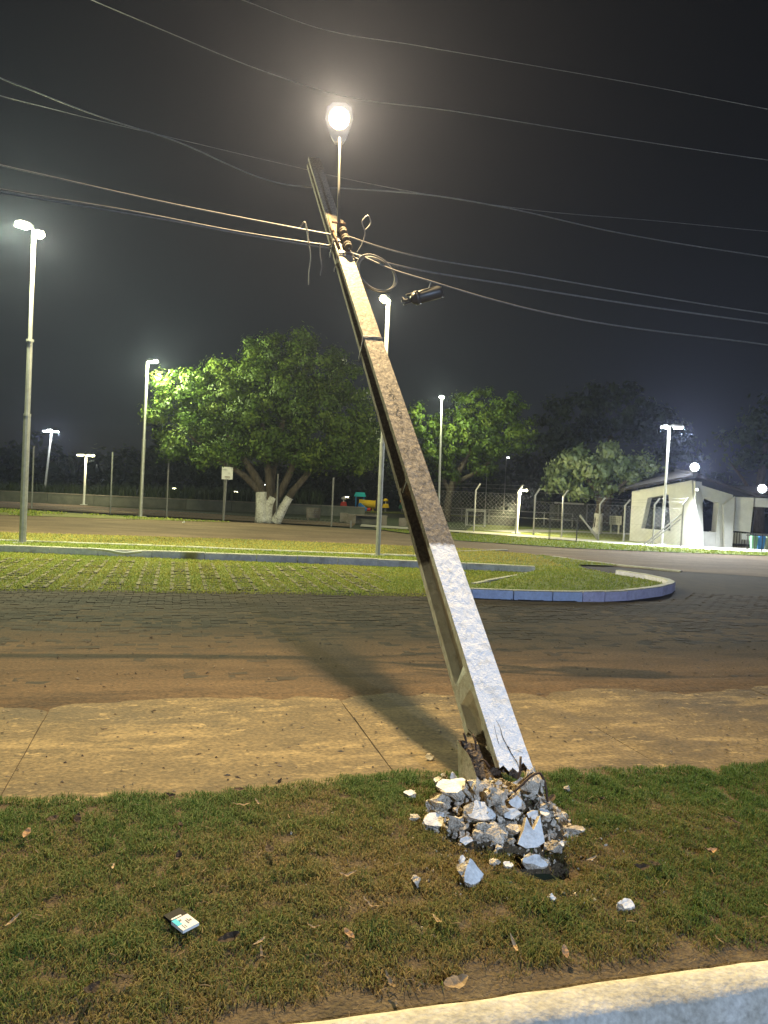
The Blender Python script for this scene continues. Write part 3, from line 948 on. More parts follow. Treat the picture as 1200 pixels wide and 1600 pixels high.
# steel reinforcement sticking out of the break
for pts in ([(.815, 3.50, .11), (.80, 3.53, .2), (.775, 3.52, .235), (.74, 3.5, .23), (.69, 3.47, .2), (.65, 3.45, .17)],
            [(.70, 3.60, .28), (.69, 3.55, .22), (.68, 3.54, .17)],
            [(.53, 3.9, .2), (.525, 3.92, .24), (.515, 3.95, .265)]):
    MB().tube([Lp(p) for p in catmull(pts, 5)], .0065, 6).build('rebar', M['rebar'], pole, smooth=True)

# wire lashing, flat band, writing, hardware at the cable level
def around(s, ds, r, name, mat):
    a, bb = pA(s) / 2 + r, pB(s) / 2 + r
    MB().tube([(-a, -bb * .2, s - ds), (-a, bb, s), (0, bb, s + .004), (a, bb, s), (a, -bb * .4, s - ds * .7), (a + .006, -bb, s - ds), (a + .012, -bb - .02, s - ds - .03)], r, 6).build(name, mat, pole, smooth=True)
around(3.6, .05, .006, 'wire_lashing', M['wire'])
around(4.97, .01, .005, 'clamp_band', M['wire'])
around(5.25, .02, .007, 'clamp_band', M['wire'])
MB().box((pA(1.93) / 2 - .012, 0, 1.93), (.012, pB(1.93) - .05, .018)).build('flat_band', M['wire'], pole)
# handwriting in dark marker down the front face (illegible in the photograph: strokes only)
WV, WF = [], []
def scribble(s0, s1, x0, h, seed, w, dens):
    r = random.Random(seed); V = WV; F = WF
    s = s0
    while s > s1:
        L_ = r.uniform(.035, .06)
        for _ in range(r.choice([1, 2, 2, 3])):
            a = (x0 + r.uniform(-h, h), s + r.uniform(-L_ / 2, L_ / 2)); c = (x0 + r.uniform(-h, h), s + r.uniform(-L_ / 2, L_ / 2))
            mid = ((a[0] + c[0]) / 2 + r.uniform(-.012, .012), (a[1] + c[1]) / 2 + r.uniform(-.012, .012))
            pts = catmull([(a[0], a[1], 0), (mid[0], mid[1], 0), (c[0], c[1], 0)], 5)
            n0 = len(V)
            for i, p in enumerate(pts):
                t = pts[min(i + 1, len(pts) - 1)] - pts[max(i - 1, 0)]
                nn = Vector((-t.y, t.x, 0)).normalized() * w
                y_ = pB(p.y) / 2 + .0024
                V += [(p.x + nn.x, y_, p.y + nn.y), (p.x - nn.x, y_, p.y - nn.y)]
            for i in range(len(pts) - 1): F.append((n0 + 2 * i, n0 + 2 * i + 1, n0 + 2 * i + 3, n0 + 2 * i + 2))
        s -= L_ * dens
scribble(2.93, 2.56, .0, .026, 5, .0032, .9)
scribble(2.5, 2.2, .01, .02, 9, .0013, 1.0)
scribble(2.22, 1.98, -.02, .03, 12, .0016, .75)
scribble(2.2, 2.05, .04, .02, 13, .0014, .9)
tag(MB().add(WV, WF).build('handwriting', M['ink'], pole), kind='stuff')

# insulator rack: spool insulators on a steel channel
bb0 = pB(5.3) / 2
MB().box((-.03, bb0 + .012, 5.28), (.03, .02, .56)).build('insulator_rack', M['rust'], pole)
for s in (5.08, 5.22, 5.36, 5.5):
    pts = [(-.03, bb0 + .03, s - .045), (-.03, bb0 + .03, s - .03), (-.03, bb0 + .03, s - .012), (-.03, bb0 + .03, s), (-.03, bb0 + .03, s + .012), (-.03, bb0 + .03, s + .03), (-.03, bb0 + .03, s + .045)]
    ins = MB().tube([(p[0], p[1] + .025, p[2]) for p in pts], [.022, .038, .038, .02, .038, .038, .022], 10).build('insulator', M['leafdark'], pole, smooth=True)
    MB().tube([(-.03, bb0 + .055, s - .06), (-.03, bb0 + .055, s + .06)], .008, 6).build('pin', M['wire'], ins)
MB().box((.0, bb0 + .01, 5.02), (.12, .02, .05)).build('cable_clamp', M['wire'], pole)
MB().tube(catmull([(.03, bb0 + .02, 5.0), (-.02, bb0 + .04, 4.98), (-.09, bb0 + .03, 4.97), (-.13, bb0, 4.95), (-.1, bb0 - .01, 4.99), (-.05, bb0 + .02, 5.02)], 5), .006, 6).build('cable_tie', M['wire'], pole, smooth=True)
MB().tube([(.045, bb0 + .01, 5.05), (.06, bb0 + .02, 5.45), (.05, bb0 + .015, 5.75)], .014, 6).build('conduit', M['rust'], pole, smooth=True)

# lamp arm and street-lamp head (the fall has turned it towards the road)
LAMP = Vector((-.645, 7.95, 5.257))
arm_pts = [Lp((-.585, 7.66, 3.98)), Lp((-.58, 7.62, 4.12)), Lp((-.60, 7.72, 4.5)), Lp((-.62, 7.85, 4.94)), Lp((-.63, 7.885, 5.06))]
MB().tube(arm_pts, .015, 10).build('lamp_arm', M['darkmetal'], pole, smooth=True)
for k in (0, 1): MB().tube([arm_pts[1].lerp(arm_pts[0], k) + Vector((-.07, 0, 0)), arm_pts[1].lerp(arm_pts[0], k) + Vector((.07, 0, 0))], .012, 6).build('arm_bolt', M['rust'], pole)
hd = Vector((-.045, .2, .98)).normalized()         # the head runs on along the arm
hn = Vector((.05, -1, 0)); hn = (hn - hd * hn.dot(hd)).normalized()   # its lens now faces the road
hsd = hd.cross(hn)
def Hh(a, c, e): return Lp(LAMP + hd * a + hsd * c + hn * e)
hb = MB()
sec = [(-.25, .045, -.02, .02), (-.17, .09, -.05, .03), (.0, .14, -.075, .035), (.14, .125, -.065, .035), (.2, .07, -.03, .025)]
V = []
for a, hw, e0, e1 in sec:
    V += [Hh(a, -hw, e1), Hh(a, hw, e1), Hh(a, hw * .8, e0), Hh(a, -hw * .8, e0)]
F = [(0, 1, 2, 3), (19, 18, 17, 16)]
for i in range(4):
    for k in range(4): F.append((4 * i + k, 4 * i + (k + 1) % 4, 4 * i + 4 + (k + 1) % 4, 4 * i + 4 + k))
head = hb.add(V, F).build('lamp_head', M['lamphousing'], pole, smooth=False)
lens = MB(); ring = [2 * math.pi * k / 20 for k in range(20)]
V = [Hh(.01 + .13 * math.cos(t), .105 * math.sin(t), .038) for t in ring] + [Hh(.01 + .085 * math.cos(t), .07 * math.sin(t), .066) for t in ring] + [Hh(.01, 0, .075)]
F = [(k, (k + 1) % 20, 20 + (k + 1) % 20, 20 + k) for k in range(20)] + [(20 + k, 20 + (k + 1) % 20, 40) for k in range(20)]
lens.add(V, F).build('lens', E_WARM, head, smooth=True)
lampL = light('street_lamp_light', 'AREA', LAMP + hn * .085, 2000, (1, .74, .37), shape='DISK', size=.2)
if lampL.data.shape == 'DISK': lampL.data.size = .1
aim(lampL, Vector((.03, -1, -.06)))

# ---- the stump left in the ground, with cream-lit painted side
stump = thing('pole_stump', 'painted concrete stump of the snapped pole, standing behind the rubble heap', 'pole stump', (.57, 3.84, 0))
ca_, sa_ = math.cos(R(-72)), math.sin(R(-72))
def stp(a, c, z): return (.575 + a * ca_ - c * sa_ - .1 * z, 3.84 + a * sa_ + c * ca_, z)
outl = [(-.13, -.085), (-.09, -.086), (-.03, -.084), (.03, -.085), (.1, -.085), (.13, -.03), (.12, .06), (.0, .08), (-.13, .07)]
tops = [.24, .225, .215, .2, .13, .06, .1, .16, .2]
V = [stp(a, c, -.05) for a, c in outl] + [stp(a * .97, c * .97, t) for (a, c), t in zip(outl, tops)] + [stp(0, .01, .11)]
n = len(outl)
sb_ = MB(); sb_.add(V, [(k, (k + 1) % n, n + (k + 1) % n, n + k) for k in range(n)], 0)
sb_.add(V, [(n + k, n + (k + 1) % n, 2 * n) for k in range(n)], 1)
sb_.build('stump_body', [M['chipface'], M['brokendark']], stump)
for p in ([(.48, 3.93, .2), (.475, 3.93, .25), (.465, 3.94, .275)], [(.53, 3.8, .17), (.55, 3.76, .2), (.58, 3.75, .17)]):
    MB().tube(catmull(p, 4), .006, 5).build('rebar', M['rebar'], stump, smooth=True)
for k in range(5):
    me = hull_rock((.05, .05, .04), 800 + k, amp=.3)
    o = link_mesh('broken_edge', me, [M['brokendark'], M['brokendark']], stump)
    o.location = Vector(stp(-.1 + .05 * k, -.055, [.225, .21, .2, .17, .11][k])) - ORG[stump.name]

# ================================================================ RUBBLE
G_R = 'rubble of the broken pole'
def chunk(label, pos, size, nrm, flat=None, seed=0, spin=0.0, name='concrete_chunk', mats=None, cuts=3, amp=.1, npt=14, group=G_R, cat='rubble'):
    me = hull_rock([q_ * 1.2 for q_ in size], seed, npt, flat, cuts, amp)
    for m in (mats or [M['broken'], M['chipface']]): me.materials.append(m)
    o = bpy.data.objects.new(name, me); col.objects.link(o)
    o.location = pos
    q = Vector(nrm).normalized().to_track_quat('Z', 'Y').to_matrix().to_4x4() @ Matrix.Rotation(spin, 4, 'Z')
    o.rotation_euler = q.to_euler()
    return tag(o, label, cat, group)
UPL = (-.15, .1, .98); CAMN = (.05, -.85, .5)
chunk('largest cream-topped slab of rubble, upper left of the heap', (.385, 3.55, .13), (.16, .13, .1), (-.1, -.2, .97), .35, 1, .4)
chunk('grey block with a thin cream top edge beside the large cream slab', (.49, 3.5, .15), (.13, .1, .13), (.1, .55, .9), .5, 2, .2)
chunk('flat bluish-white slab facing the road in the middle of the heap', (.49, 3.385, .1), (.17, .1, .05), (0, -.62, .78), .3, 3, .1)
chunk('small white splinter on the upper right slope of the heap', (.65, 3.4, .14), (.07, .06, .03), (.1, -.8, .6), .3, 4, .9)
chunk('white splinter just left of the notched white shard', (.622, 3.35, .11), (.085, .05, .035), (0, -.7, .7), .3, 5, 0)
chunk('long white-topped slab at the left foot of the heap', (.315, 3.42, .03), (.165, .085, .05), (-.05, -.45, .9), .3, 6, .1)
chunk('rounded grey rock at the left of the heap', (.33, 3.51, .075), (.12, .1, .1), (0, 0, 1), None, 7)
chunk('round grey lump in the centre of the heap below the pole', (.565, 3.42, .15), (.1, .09, .1), (0, 0, 1), None, 8)
chunk('big rough lump at the right of the heap under the pole tip', (.745, 3.54, .16), (.18, .13, .13), (.3, -.3, .9), None, 9, amp=.18)
chunk('smooth oval grey stone low in the middle of the heap', (.495, 3.32, .065), (.08, .06, .06), (0, 0, 1), None, 10)
chunk('dark grey slab chunk at the front foot of the heap', (.55, 3.29, .045), (.13, .1, .06), (.1, -.6, .8), .4, 11, .3, mats=[M['broken'], M['broken']])
chunk('narrow upright dark stone at the front of the heap', (.475, 3.29, .035), (.055, .06, .09), (0, 0, 1), None, 12)
chunk('crumbly grey lump at the lower left of the heap', (.4, 3.36, .045), (.11, .09, .07), (0, 0, 1), None, 13, amp=.25)
chunk('pale white block with dark side lying alone on the grass', (.395, 2.95, .03), (.11, .1, .085), (.45, -.6, .62), .45, 14, .5)
chunk('grey shard with a white edge in the hollow before the heap', (.685, 3.115, .015), (.12, .06, .05), (-.1, -.8, .5), .4, 15, .1)
chunk('rough grey stone right of the dark hollow', (.8, 3.25, .015), (.085, .07, .055), (0, 0, 1), None, 16)
chunk('flat beige stone on the grass right of the heap', (.91, 3.44, .012), (.125, .075, .035), (0, 0, 1), None, 17)
chunk('thin white splinter on the grass in front of the heap', (.385, 3.11, .008), (.06, .025, .02), (.2, -.6, .8), .3, 18, .9)
chunk('beige pebble on the grass in front of the heap, left of a paler one', (.518, 3.095, .01), (.05, .04, .03), (0, 0, 1), None, 19)
chunk('pale pebble on the grass in front of the heap, right of a beige one', (.573, 3.085, .01), (.04, .035, .025), (0, -.4, .9), .3, 20)
chunk('bluish chip at the front left foot of the heap', (.423, 3.275, .015), (.06, .04, .03), (0, -.7, .7), .3, 21)
chunk('grey stone lying alone left of the pale block on the grass', (.19, 2.91, .012), (.05, .055, .04), (0, 0, 1), None, 22)
chunk('white stone on the grass left of the heap', (.195, 3.745, .02), (.065, .045, .045), (-.2, -.3, .9), .4, 23)
chunk('small white pebble alone on the grass below the hollow', (.697, 2.836, .012), (.03, .03, .04), (.2, -.5, .8), .4, 24)
chunk('white stone alone on the grass at the right of the verge', (.962, 2.81, .012), (.07, .05, .04), (.2, -.4, .8), .4, 25)
chunk('cream chip left of the stump at the path edge', (.34, 3.9, .04), (.05, .04, .035), (-.4, -.4, .8), .4, 26)
chunk('upright cream splinter leaning beside the stump', (.372, 3.86, .07), (.035, .03, .085), (-.5, -.5, .5), .4, 27)
chunk('two-toned chip lying on the concrete path in the pole shadow', (.325, 4.36, -.008), (.055, .05, .035), (.2, -.6, .7), .4, 28)
chunk('grey pebble left of the long white slab on the grass', (.206, 3.49, .01), (.055, .045, .03), (0, 0, 1), None, 29)
chunk('tall thin slab splinter standing against the left of the stump', (.42, 3.8, .09), (.03, .05, .17), (-.3, -.6, .3), .5, 30)
chunk('small white chip right beside the hollow, on the grass', (.83, 3.29, .01), (.04, .03, .03), (0, -.5, .8), .4, 31)
chunk('grey angular stone in the middle of the heap behind the white splinter', (.59, 3.37, .11), (.08, .06, .07), (0, 0, 1), None, 32)
chunk('stone with pale top on the right flank of the heap', (.775, 3.4, .09), (.07, .065, .07), (.2, -.2, .95), .5, 33)
chunk('dark angular stone under the notched white shard', (.64, 3.31, .05), (.1, .07, .11), (-.5, -.6, .5), None, 34)
chunk('grey stone at the far right foot of the heap', (.8, 3.345, .03), (.05, .045, .045), (0, 0, 1), None, 35)
chunk('grey stone high on the right flank below the rough lump', (.775, 3.44, .115), (.05, .045, .045), (0, 0, 1), None, 36)
chunk('lone small grey pebble on the far right grass by the path', (1.01, 3.93, .012), (.04, .035, .03), (0, 0, 1), None, 37)
chunk('gravelly lump at the left edge of the heap', (.29, 3.52, .04), (.06, .06, .06), (0, 0, 1), None, 38, amp=.25)
chunk('grey stone under the rounded rock at the left of the heap', (.33, 3.47, .05), (.08, .06, .05), (0, 0, 1), None, 39)
chunk('white flake on the right flank of the heap', (.725, 3.37, .1), (.06, .045, .025), (.2, -.7, .7), .3, 40)

# the notched white shard: a plate with two points, grey broken back
sh = thing('concrete_shard', 'large notched bluish-white shard with two points at the front right of the heap', 'rubble', (.69, 3.29, .0), G_R)
prof = [(-.058, .0), (-.05, .02), (-.032, .055), (-.02, .105), (-.004, .075), (.012, .052), (.03, .08), (.043, .108), (.05, .07), (.06, .03), (.066, .0), (.03, -.018), (-.02, -.02)]
fx, fz = Vector((.97, .22, .0)), Vector((.05, .42, .9)); fn = fx.cross(fz)
if fn.y > 0: fn = -fn
pl = [Vector((.69, 3.235, .035)) + fx * a + fz * c for a, c in prof]
MB().prism(pl, fn * -.004).build('painted_face', M['chipface'], sh)
MB().prism([p - fn * .004 + (Vector((.69, 3.235, .065)) - p) * .03 for p in pl], fn * -.03).build('broken_back', M['broken'], sh)

# fine debris: too small to pick apart
def debris():
    V = []; F = []; r = random.Random(4)
    base = []
    for q in range(6):
        me = hull_rock((1, 1, .8), 900 + q, 9, None, 0)
        base.append(([tuple(v_.co) for v_ in me.vertices], [tuple(p.vertices) for p in me.polygons])); bpy.data.meshes.remove(me)
    for q in range(950):
        if q < 620:
            a = r.uniform(0, 6.28); rr = math.sqrt(r.random()) * 1.02
            x = .6 + .35 * rr * math.cos(a); y = 3.52 + .3 * rr * math.sin(a); s = r.choice([r.uniform(.012, .035), r.uniform(.02, .05)])
        else:
            x = r.gauss(.62, .3); y = r.gauss(3.35, .27); s = r.uniform(.006, .022)
            if y < 2.2 or y > 3.9: continue
            if ((x - .74) / .13) ** 2 + ((y - 3.12) / .1) ** 2 < 1: continue
        z = soil_z(x, y) + s * .2
        bv, bf = base[q % 6]; Rm = Matrix.Rotation(r.uniform(0, 6.28), 3, Vector((r.random(), r.random(), r.random() + .1)).normalized())
        n0 = len(V)
        for p in bv:
            w_ = Rm @ Vector(p) * s; V.append((x + w_.x, y + w_.y, z + w_.z))
        F += [tuple(n0 + k for k in f) for f in bf]
    o = MB().add(V, F).build('rubble_debris', M['broken'], None, (.61, 3.6, 0))
    tag(o, 'fine grey crumbs of broken concrete strewn over the heap', 'debris', kind='stuff')
debris()

# ================================================================ SMALL THINGS ON THE VERGE
pk = thing('cigarette_packet', 'flattened black and white cigarette packet lying on the grass', 'packet', (-.62, 2.55, .03))
pa = R(-38)
def pkp(a, c, z): return (-.62 + a * math.cos(pa) - c * math.sin(pa), 2.555 + a * math.sin(pa) + c * math.cos(pa), .024 + z * .75 - a * .1)
def pk_box(x0, x1, y0, y1, z0, z1):
    return [pkp(x0, y0, z0), pkp(x1, y0, z0), pkp(x1, y1, z0), pkp(x0, y1, z0), pkp(x0, y0, z1), pkp(x1, y0, z1), pkp(x1, y1, z1), pkp(x0, y1, z1)]
BF = [(3, 2, 1, 0), (4, 5, 6, 7), (0, 1, 5, 4), (1, 2, 6, 5), (2, 3, 7, 6), (3, 0, 4, 7)]
bod = MB().add(pk_box(-.0085, .055, -.033, .033, -.007, .007), BF).build('body', M['packwhite'], pk)
MB().add(pk_box(-.052, -.009, -.033, .033, -.007, .0075), BF).build('lid', M['packblack'], pk)
MB().add(pk_box(-.008, .026, -.0325, -.014, .007, .0084), BF).build('blue_mark', M['packblue'], bod)
for q, (x0, x1, y0, y1) in enumerate([(.016, .036, .004, .008), (.012, .03, .012, .015), (.02, .028, .018, .024), (.002, .01, -.012, -.004), (.03, .05, -.02, -.018), (.034, .05, -.012, -.0105)]):
    MB().add(pk_box(x0, x1, y0, y1, .007, .0084), BF).build('print', M['packgrey'], bod)
MB().add(pk_box(-.018, -.0115, -.028, .012, .0075, .0088), BF).build('foil_strip', M['packwhite'], pk)

def leaf_mesh(L_, W_, curl, seed):
    r = random.Random(seed); V = []; F = []; n = 7
    for i in range(n + 1):
        t = i / n; w_ = W_ * math.sin(math.pi * min(1, t * .92 + .06)) ** .8 / 2
        z = curl * L_ * (t - .5) ** 2 * 2 + r.uniform(-.003, .003)
        for s in (-1, 0, 1):
            V.append(((t - .5) * L_, s * w_, z + abs(s) * w_ * (.25 + .5 * curl) + (r.uniform(-.002, .002) if s else 0)))
    for i in range(n):
        for s in range(2): F.append((i * 3 + s, i * 3 + 3 + s, i * 3 + 4 + s, i * 3 + 1 + s))
    me = bpy.data.meshes.new('dry_leaf'); me.from_pydata(V, [], F); me.update(); return me
LV = [(-1.41, 3.13), (-1.26, 3.27), (-.97, 2.89), (-.81, 3.26), (-.60, 3.52), (-.52, 3.55), (-.40, 3.09), (-.74, 2.98), (-.34, 2.46), (-.32, 2.39), (-.44, 2.47), (-.17, 2.56), (-.05, 2.52), (-.08, 2.90), (-.71, 2.24), (-.78, 2.17), (-1.17, 2.52), (.50, 2.50), (.66, 2.48), (1.47, 3.27), (1.18, 3.12), (1.11, 3.08), (.87, 3.65), (1.15, 3.79), (.93, 3.16), (-.95, 3.60), (-.64, 3.70), (-.46, 3.79), (-1.37, 3.28), (.09, 2.28), (1.72, 3.6), (.02, 2.7), (.25, 2.62)]
lms = {}
for kk in ('leafbrown', 'leafdark', 'straw'):
    for q in range(2):
        me = leaf_mesh(.075 if kk != 'straw' else .085, .035 if kk != 'straw' else .014, [.25, .5][q], q + 3); me.materials.append(M[kk]); lms[kk, q] = me
kinds = ['leafbrown', 'leafdark', 'straw', 'leafdark', 'straw', 'straw', 'leafdark', 'leafdark', 'straw', 'straw', 'leafdark', 'straw', 'leafbrown', 'straw', 'leafdark', 'leafdark', 'straw', 'straw', 'leafbrown', 'leafbrown', 'leafdark', 'leafdark', 'leafdark', 'leafdark', 'straw', 'leafdark', 'leafdark', 'leafdark', 'leafdark', 'straw', 'leafdark', 'straw', 'straw']
LBL = dict(leafbrown='curled brown dry leaf lying on the grass verge', leafdark='dark withered leaf sunk in the grass verge', straw='narrow straw-coloured leaf lying on the grass verge')
CATN = dict(leafbrown='curled brown leaves on the verge', leafdark='dark withered leaves on the verge', straw='narrow straw-coloured leaves on the verge')
ORDN = ['leftmost', 'second from the left', 'third from the left', 'fourth from the left', 'fifth from the left', 'sixth from the left', 'seventh from the left', 'eighth from the left',
        'ninth from the left', 'tenth from the left', 'eleventh from the left', 'twelfth from the left', 'thirteenth from the left', 'fourteenth from the left', 'fifteenth from the left', 'sixteenth from the left']
rank = {}
for kk in LBL:
    idx = sorted([q for q in range(len(LV)) if kinds[q] == kk], key=lambda q: LV[q][0] / LV[q][1])
    for r_, q in enumerate(idx): rank[q] = ('rightmost' if r_ == len(idx) - 1 else ORDN[r_])
LBL = dict(leafbrown='curled brown leaf on the grass verge, %s of its kind', leafdark='dark withered leaf on the grass verge, %s of its kind', straw='narrow straw-coloured leaf on the grass verge, %s of its kind')
for q, (x, y) in enumerate(LV):
    kk = kinds[q]
    o = bpy.data.objects.new('dry_leaf', lms[kk, q % 2]); col.objects.link(o)
    o.location = (x, y, soil_z(x, y) + .034)
    o.rotation_euler = (random.uniform(-.4, .4), random.uniform(-.3, .3), random.uniform(0, 6.28))
    s_ = random.uniform(.6, 1.0); o.scale = (s_, s_, s_)
    tag(o, LBL[kk] % rank[q], 'leaf', CATN[kk])
me = leaf_mesh(.085, .05, .35, 21); me.materials.append(M['straw'])
o = bpy.data.objects.new('dry_leaf', me); col.objects.link(o); o.location = (.285, 2.285, .022); o.rotation_euler = (.12, -.05, .5)
tag(o, 'largest crumpled tan leaf, lying right against the near kerb', 'leaf', 'fallen leaves by the kerb')

# grit, crumbs and dry bits strewn over path and street
def grit():
    r = random.Random(14); V = []; F = []
    for q in range(1500):
        u = r.uniform(-5, 6.5); v = 3.85 + abs(r.gauss(0, 1)) * 1.6 if q % 3 else r.uniform(5.5, 11)
        if v > 11: continue
        x, y, _ = S(u, v)
        if abs(x) > .55 * y + .3: continue
        z = (-.016 if v < 5.66 else -.02); sz = r.uniform(.003, .009) * (1 + .1 * (v - 4)); a = r.uniform(0, 6.28)
        el = r.choice([1, 1, 1.5, 3.0])
        n0 = len(V)
        for k in range(4):
            t = a + k * math.pi / 2; rr = sz * (el if k % 2 == 0 else 1) * r.uniform(.7, 1.2)
            V.append((x + rr * math.cos(t), y + rr * math.sin(t), z))
        V.append((x, y, z + sz * r.uniform(.4, 1.0)))
        F += [(n0 + k, n0 + (k + 1) % 4, n0 + 4) for k in range(4)]
    o = MB().add(V, F).build('grit', M['gritmix'], None, (0, 5, 0))
    tag(o, 'dark grit and dry crumbs strewn over path and street', 'grit', kind='stuff')
grit()

# ================================================================ OVERHEAD LINES
def line(name, label, pts, r, mat, cat='cable', group=None, n=10):
    p = catmull(pts, n)
    o = MB().tube(p, r, 5).build(name, M[mat], None, tuple(p[0]), smooth=True)
    return tag(o, label, cat, group)
GW = 'overhead wires of the leaning pole'
line('power_line', 'topmost thin wire crossing above the lamp from the upper edge to the right', [(-30, 1.0, 10.4), (-9, 6.9, 7.9), (-1.88, 8.9, 7.02), (-1.02, 9.15, 6.89), (.1, 9.34, 6.86), (1.32, 9.67, 6.9), (3.3, 10.21, 6.96), (5.0, 10.68, 6.99), (28, 17, 9.3)], .004, 'wire', group=GW)
line('power_line', 'wire passing just above the lamp, from the top left edge to the right', [(-30, 1.0, 9.9), (-9, 6.9, 7.6), (-3.38, 8.38, 6.62), (-2.71, 8.56, 6.46), (-1.69, 8.84, 6.23), (-.76, 9.15, 6.13), (.51, 9.44, 6.16), (2.21, 9.9, 6.2), (5.04, 10.68, 6.3), (28, 17, 8.6)], .005, 'wire', group=GW)
line('power_line', 'thick spliced wire, highest at the left edge and sagging to the right', [(-30, 1.0, 8.8), (-9, 6.8, 6.35), (-4.22, 8.14, 5.63), (-3.21, 8.41, 5.39), (-2.59, 8.58, 5.29), (-1.35, 8.92, 4.98), (-.48, 9.15, 5.05), (.4, 9.39, 5.11), (1.33, 9.65, 5.1), (2.72, 10.03, 5.01), (5.12, 10.68, 4.98), (28, 17, 7.8)], .008, 'wire', group=GW)
line('power_line', 'thin wire crossing the thick spliced one below the lamp', [(-30, 1.0, 7.9), (-9, 6.8, 5.8), (-4.22, 8.14, 5.45), (-3.3, 8.39, 5.36), (-2.53, 8.6, 5.3), (-1.4, 8.91, 5.21), (-.49, 9.2, 5.16), (.6, 9.5, 5.13), (1.58, 9.72, 5.12), (3.4, 10.21, 5.23), (5.1, 10.68, 5.33), (28, 17, 8.1)], .004, 'wire', group=GW)
line('telecom_cable', 'uppermost of the three pale cables tied to the left of the pole', [(-27, .4, 6.6), (-8, 5.6, 4.7), (-3.45, 6.93, 4.23), (-2.15, 7.28, 4.11), (-1.37, 7.49, 4.06), (-.62, 7.63, 4.0)], .008, 'cable', group=GW)
line('telecom_cable', 'middle one of the three pale cables tied to the left of the pole', [(-27, .4, 6.2), (-8, 5.6, 4.4), (-3.42, 6.93, 4.02), (-2.5, 7.18, 3.99), (-1.51, 7.45, 3.93), (-.6, 7.63, 3.89)], .008, 'cable', group=GW)
line('telecom_cable', 'lowest of the three pale cables tied to the left of the pole', [(-27, .4, 6.0), (-8, 5.6, 4.3), (-3.24, 6.98, 3.985), (-2.17, 7.27, 3.95), (-1.36, 7.49, 3.905), (-.6, 7.63, 3.865)], .008, 'cable', group=GW)
line('telecom_cable', 'upper thin cable leaving the pole to the right', [(-.56, 7.64, 4.02), (-.13, 7.83, 3.96), (1.41, 8.24, 3.88), (4.38, 9.05, 3.79), (28, 15.4, 6.2)], .008, 'cable', group=GW)
line('telecom_cable', 'lower thin cable leaving the pole to the right above the coil', [(-.52, 7.62, 3.86), (-.12, 7.83, 3.82), (1.24, 8.2, 3.75), (4.38, 9.05, 3.68), (28, 15.4, 6.0)], .01, 'cable', group=GW)
line('telecom_cable', 'twisted pale cable running from the pole to the black splice case', [(-.5, 7.6, 3.84), (-.3, 7.55, 3.77), (-.08, 7.5, 3.67), (.34, 7.5, 3.56), (.9, 7.6, 3.45), (4.3, 8.9, 3.4), (28, 15.3, 5.8)], .009, 'cable', group=GW)
line('service_wire', 'thin looped wire end sticking up right of the pole', [(-.38, 7.5, 3.8), (-.33, 7.5, 3.9), (-.31, 7.5, 3.99), (-.34, 7.5, 4.11), (-.29, 7.5, 4.16), (-.26, 7.5, 4.09), (-.31, 7.5, 4.02)], .006, 'cable', 'wire')
line('service_wire', 'short wire tail hanging from the cables left of the pole', [(-.75, 7.57, 3.9), (-.74, 7.55, 3.78), (-.72, 7.55, 3.66), (-.73, 7.55, 3.58)], .005, 'cable', 'wire')
line('service_wire', 'longer wire tail hanging left of the short one by the pole', [(-.86, 7.55, 3.92), (-.83, 7.54, 3.75), (-.84, 7.54, 3.6), (-.84, 7.54, 3.48)], .005, 'cable', 'wire')
line('service_wire', 'bent wire jumper across the left cables near the pole', [(-.95, 7.56, 4.04), (-.9, 7.5, 4.07), (-.87, 7.52, 3.98), (-.86, 7.55, 3.9)], .007, 'cable', 'wire')
# coil of spare cable
cp = []
for t in np.linspace(0, 2 * math.pi * 3.7, 120):
    k = t / (2 * math.pi * 3.7)
    rx, rz = .19 + .012 * math.sin(t * 1.3), .155 + .012 * math.cos(t * .9)
    cp.append((-.185 + rx * math.cos(t + 2.2) + .01 * k, 7.54 + .03 * math.sin(t * .7), 3.62 + rz * math.sin(t + 2.2) - .06 * math.cos(t + 2.2)))
o = MB().tube(cp, .0075, 5).build('cable_coil', M['cable'], None, cp[0], smooth=True)
tag(o, 'coil of spare pale cable hanging right of the pole', 'cable coil')
# splice case hanging on the cable
sc_ = thing('splice_case', 'black finned splice case hanging from the cable right of the pole', 'splice case', (.3, 7.5, 3.42))
a0, a1 = Vector((.16, 7.5, 3.375)), Vector((.47, 7.52, 3.475))
dd = (a1 - a0).normalized(); un = Vector((-dd.z, 0, dd.x))
MB().tube([a0, a0 + dd * .02, a0 + dd * .05, a1 - dd * .04, a1 - dd * .01, a1], [.03, .05, .062, .062, .05, .02], 12).build('body', M['blackplastic'], sc_, smooth=True)
MB().tube([a0 + un * .05 - dd * .03, a1 + un * .055], .012, 6).build('rib', M['blackplastic'], sc_, smooth=True)
MB().tube([a0 - un * .035 + dd * .03, a1 - un * .05], .01, 6).build('rib', M['blackplastic'], sc_, smooth=True)
MB().tube([a0 + dd * .045, a0 + dd * .085], .07, 12).build('collar', M['blackplastic'], sc_, smooth=True)
MB().tube([a0 - dd * .09 + un * .01, a0], .014, 6).build('cable_gland', M['blackplastic'], sc_)
MB().tube([a0 - dd * .08 - un * .03, a0 - un * .02], .012, 6).build('cable_gland', M['blackplastic'], sc_)
MB().tube(catmull([(.08, 7.52, 3.4), (.1, 7.5, 3.37), a0 - dd * .07], 4), .006, 5).build('feed_cable', M['cable'], sc_)
MB().tube([(.35, 7.5, 3.56), (.335, 7.5, 3.5), (.33, 7.5, 3.465)], .006, 5).build('hanger', M['wire'], sc_)

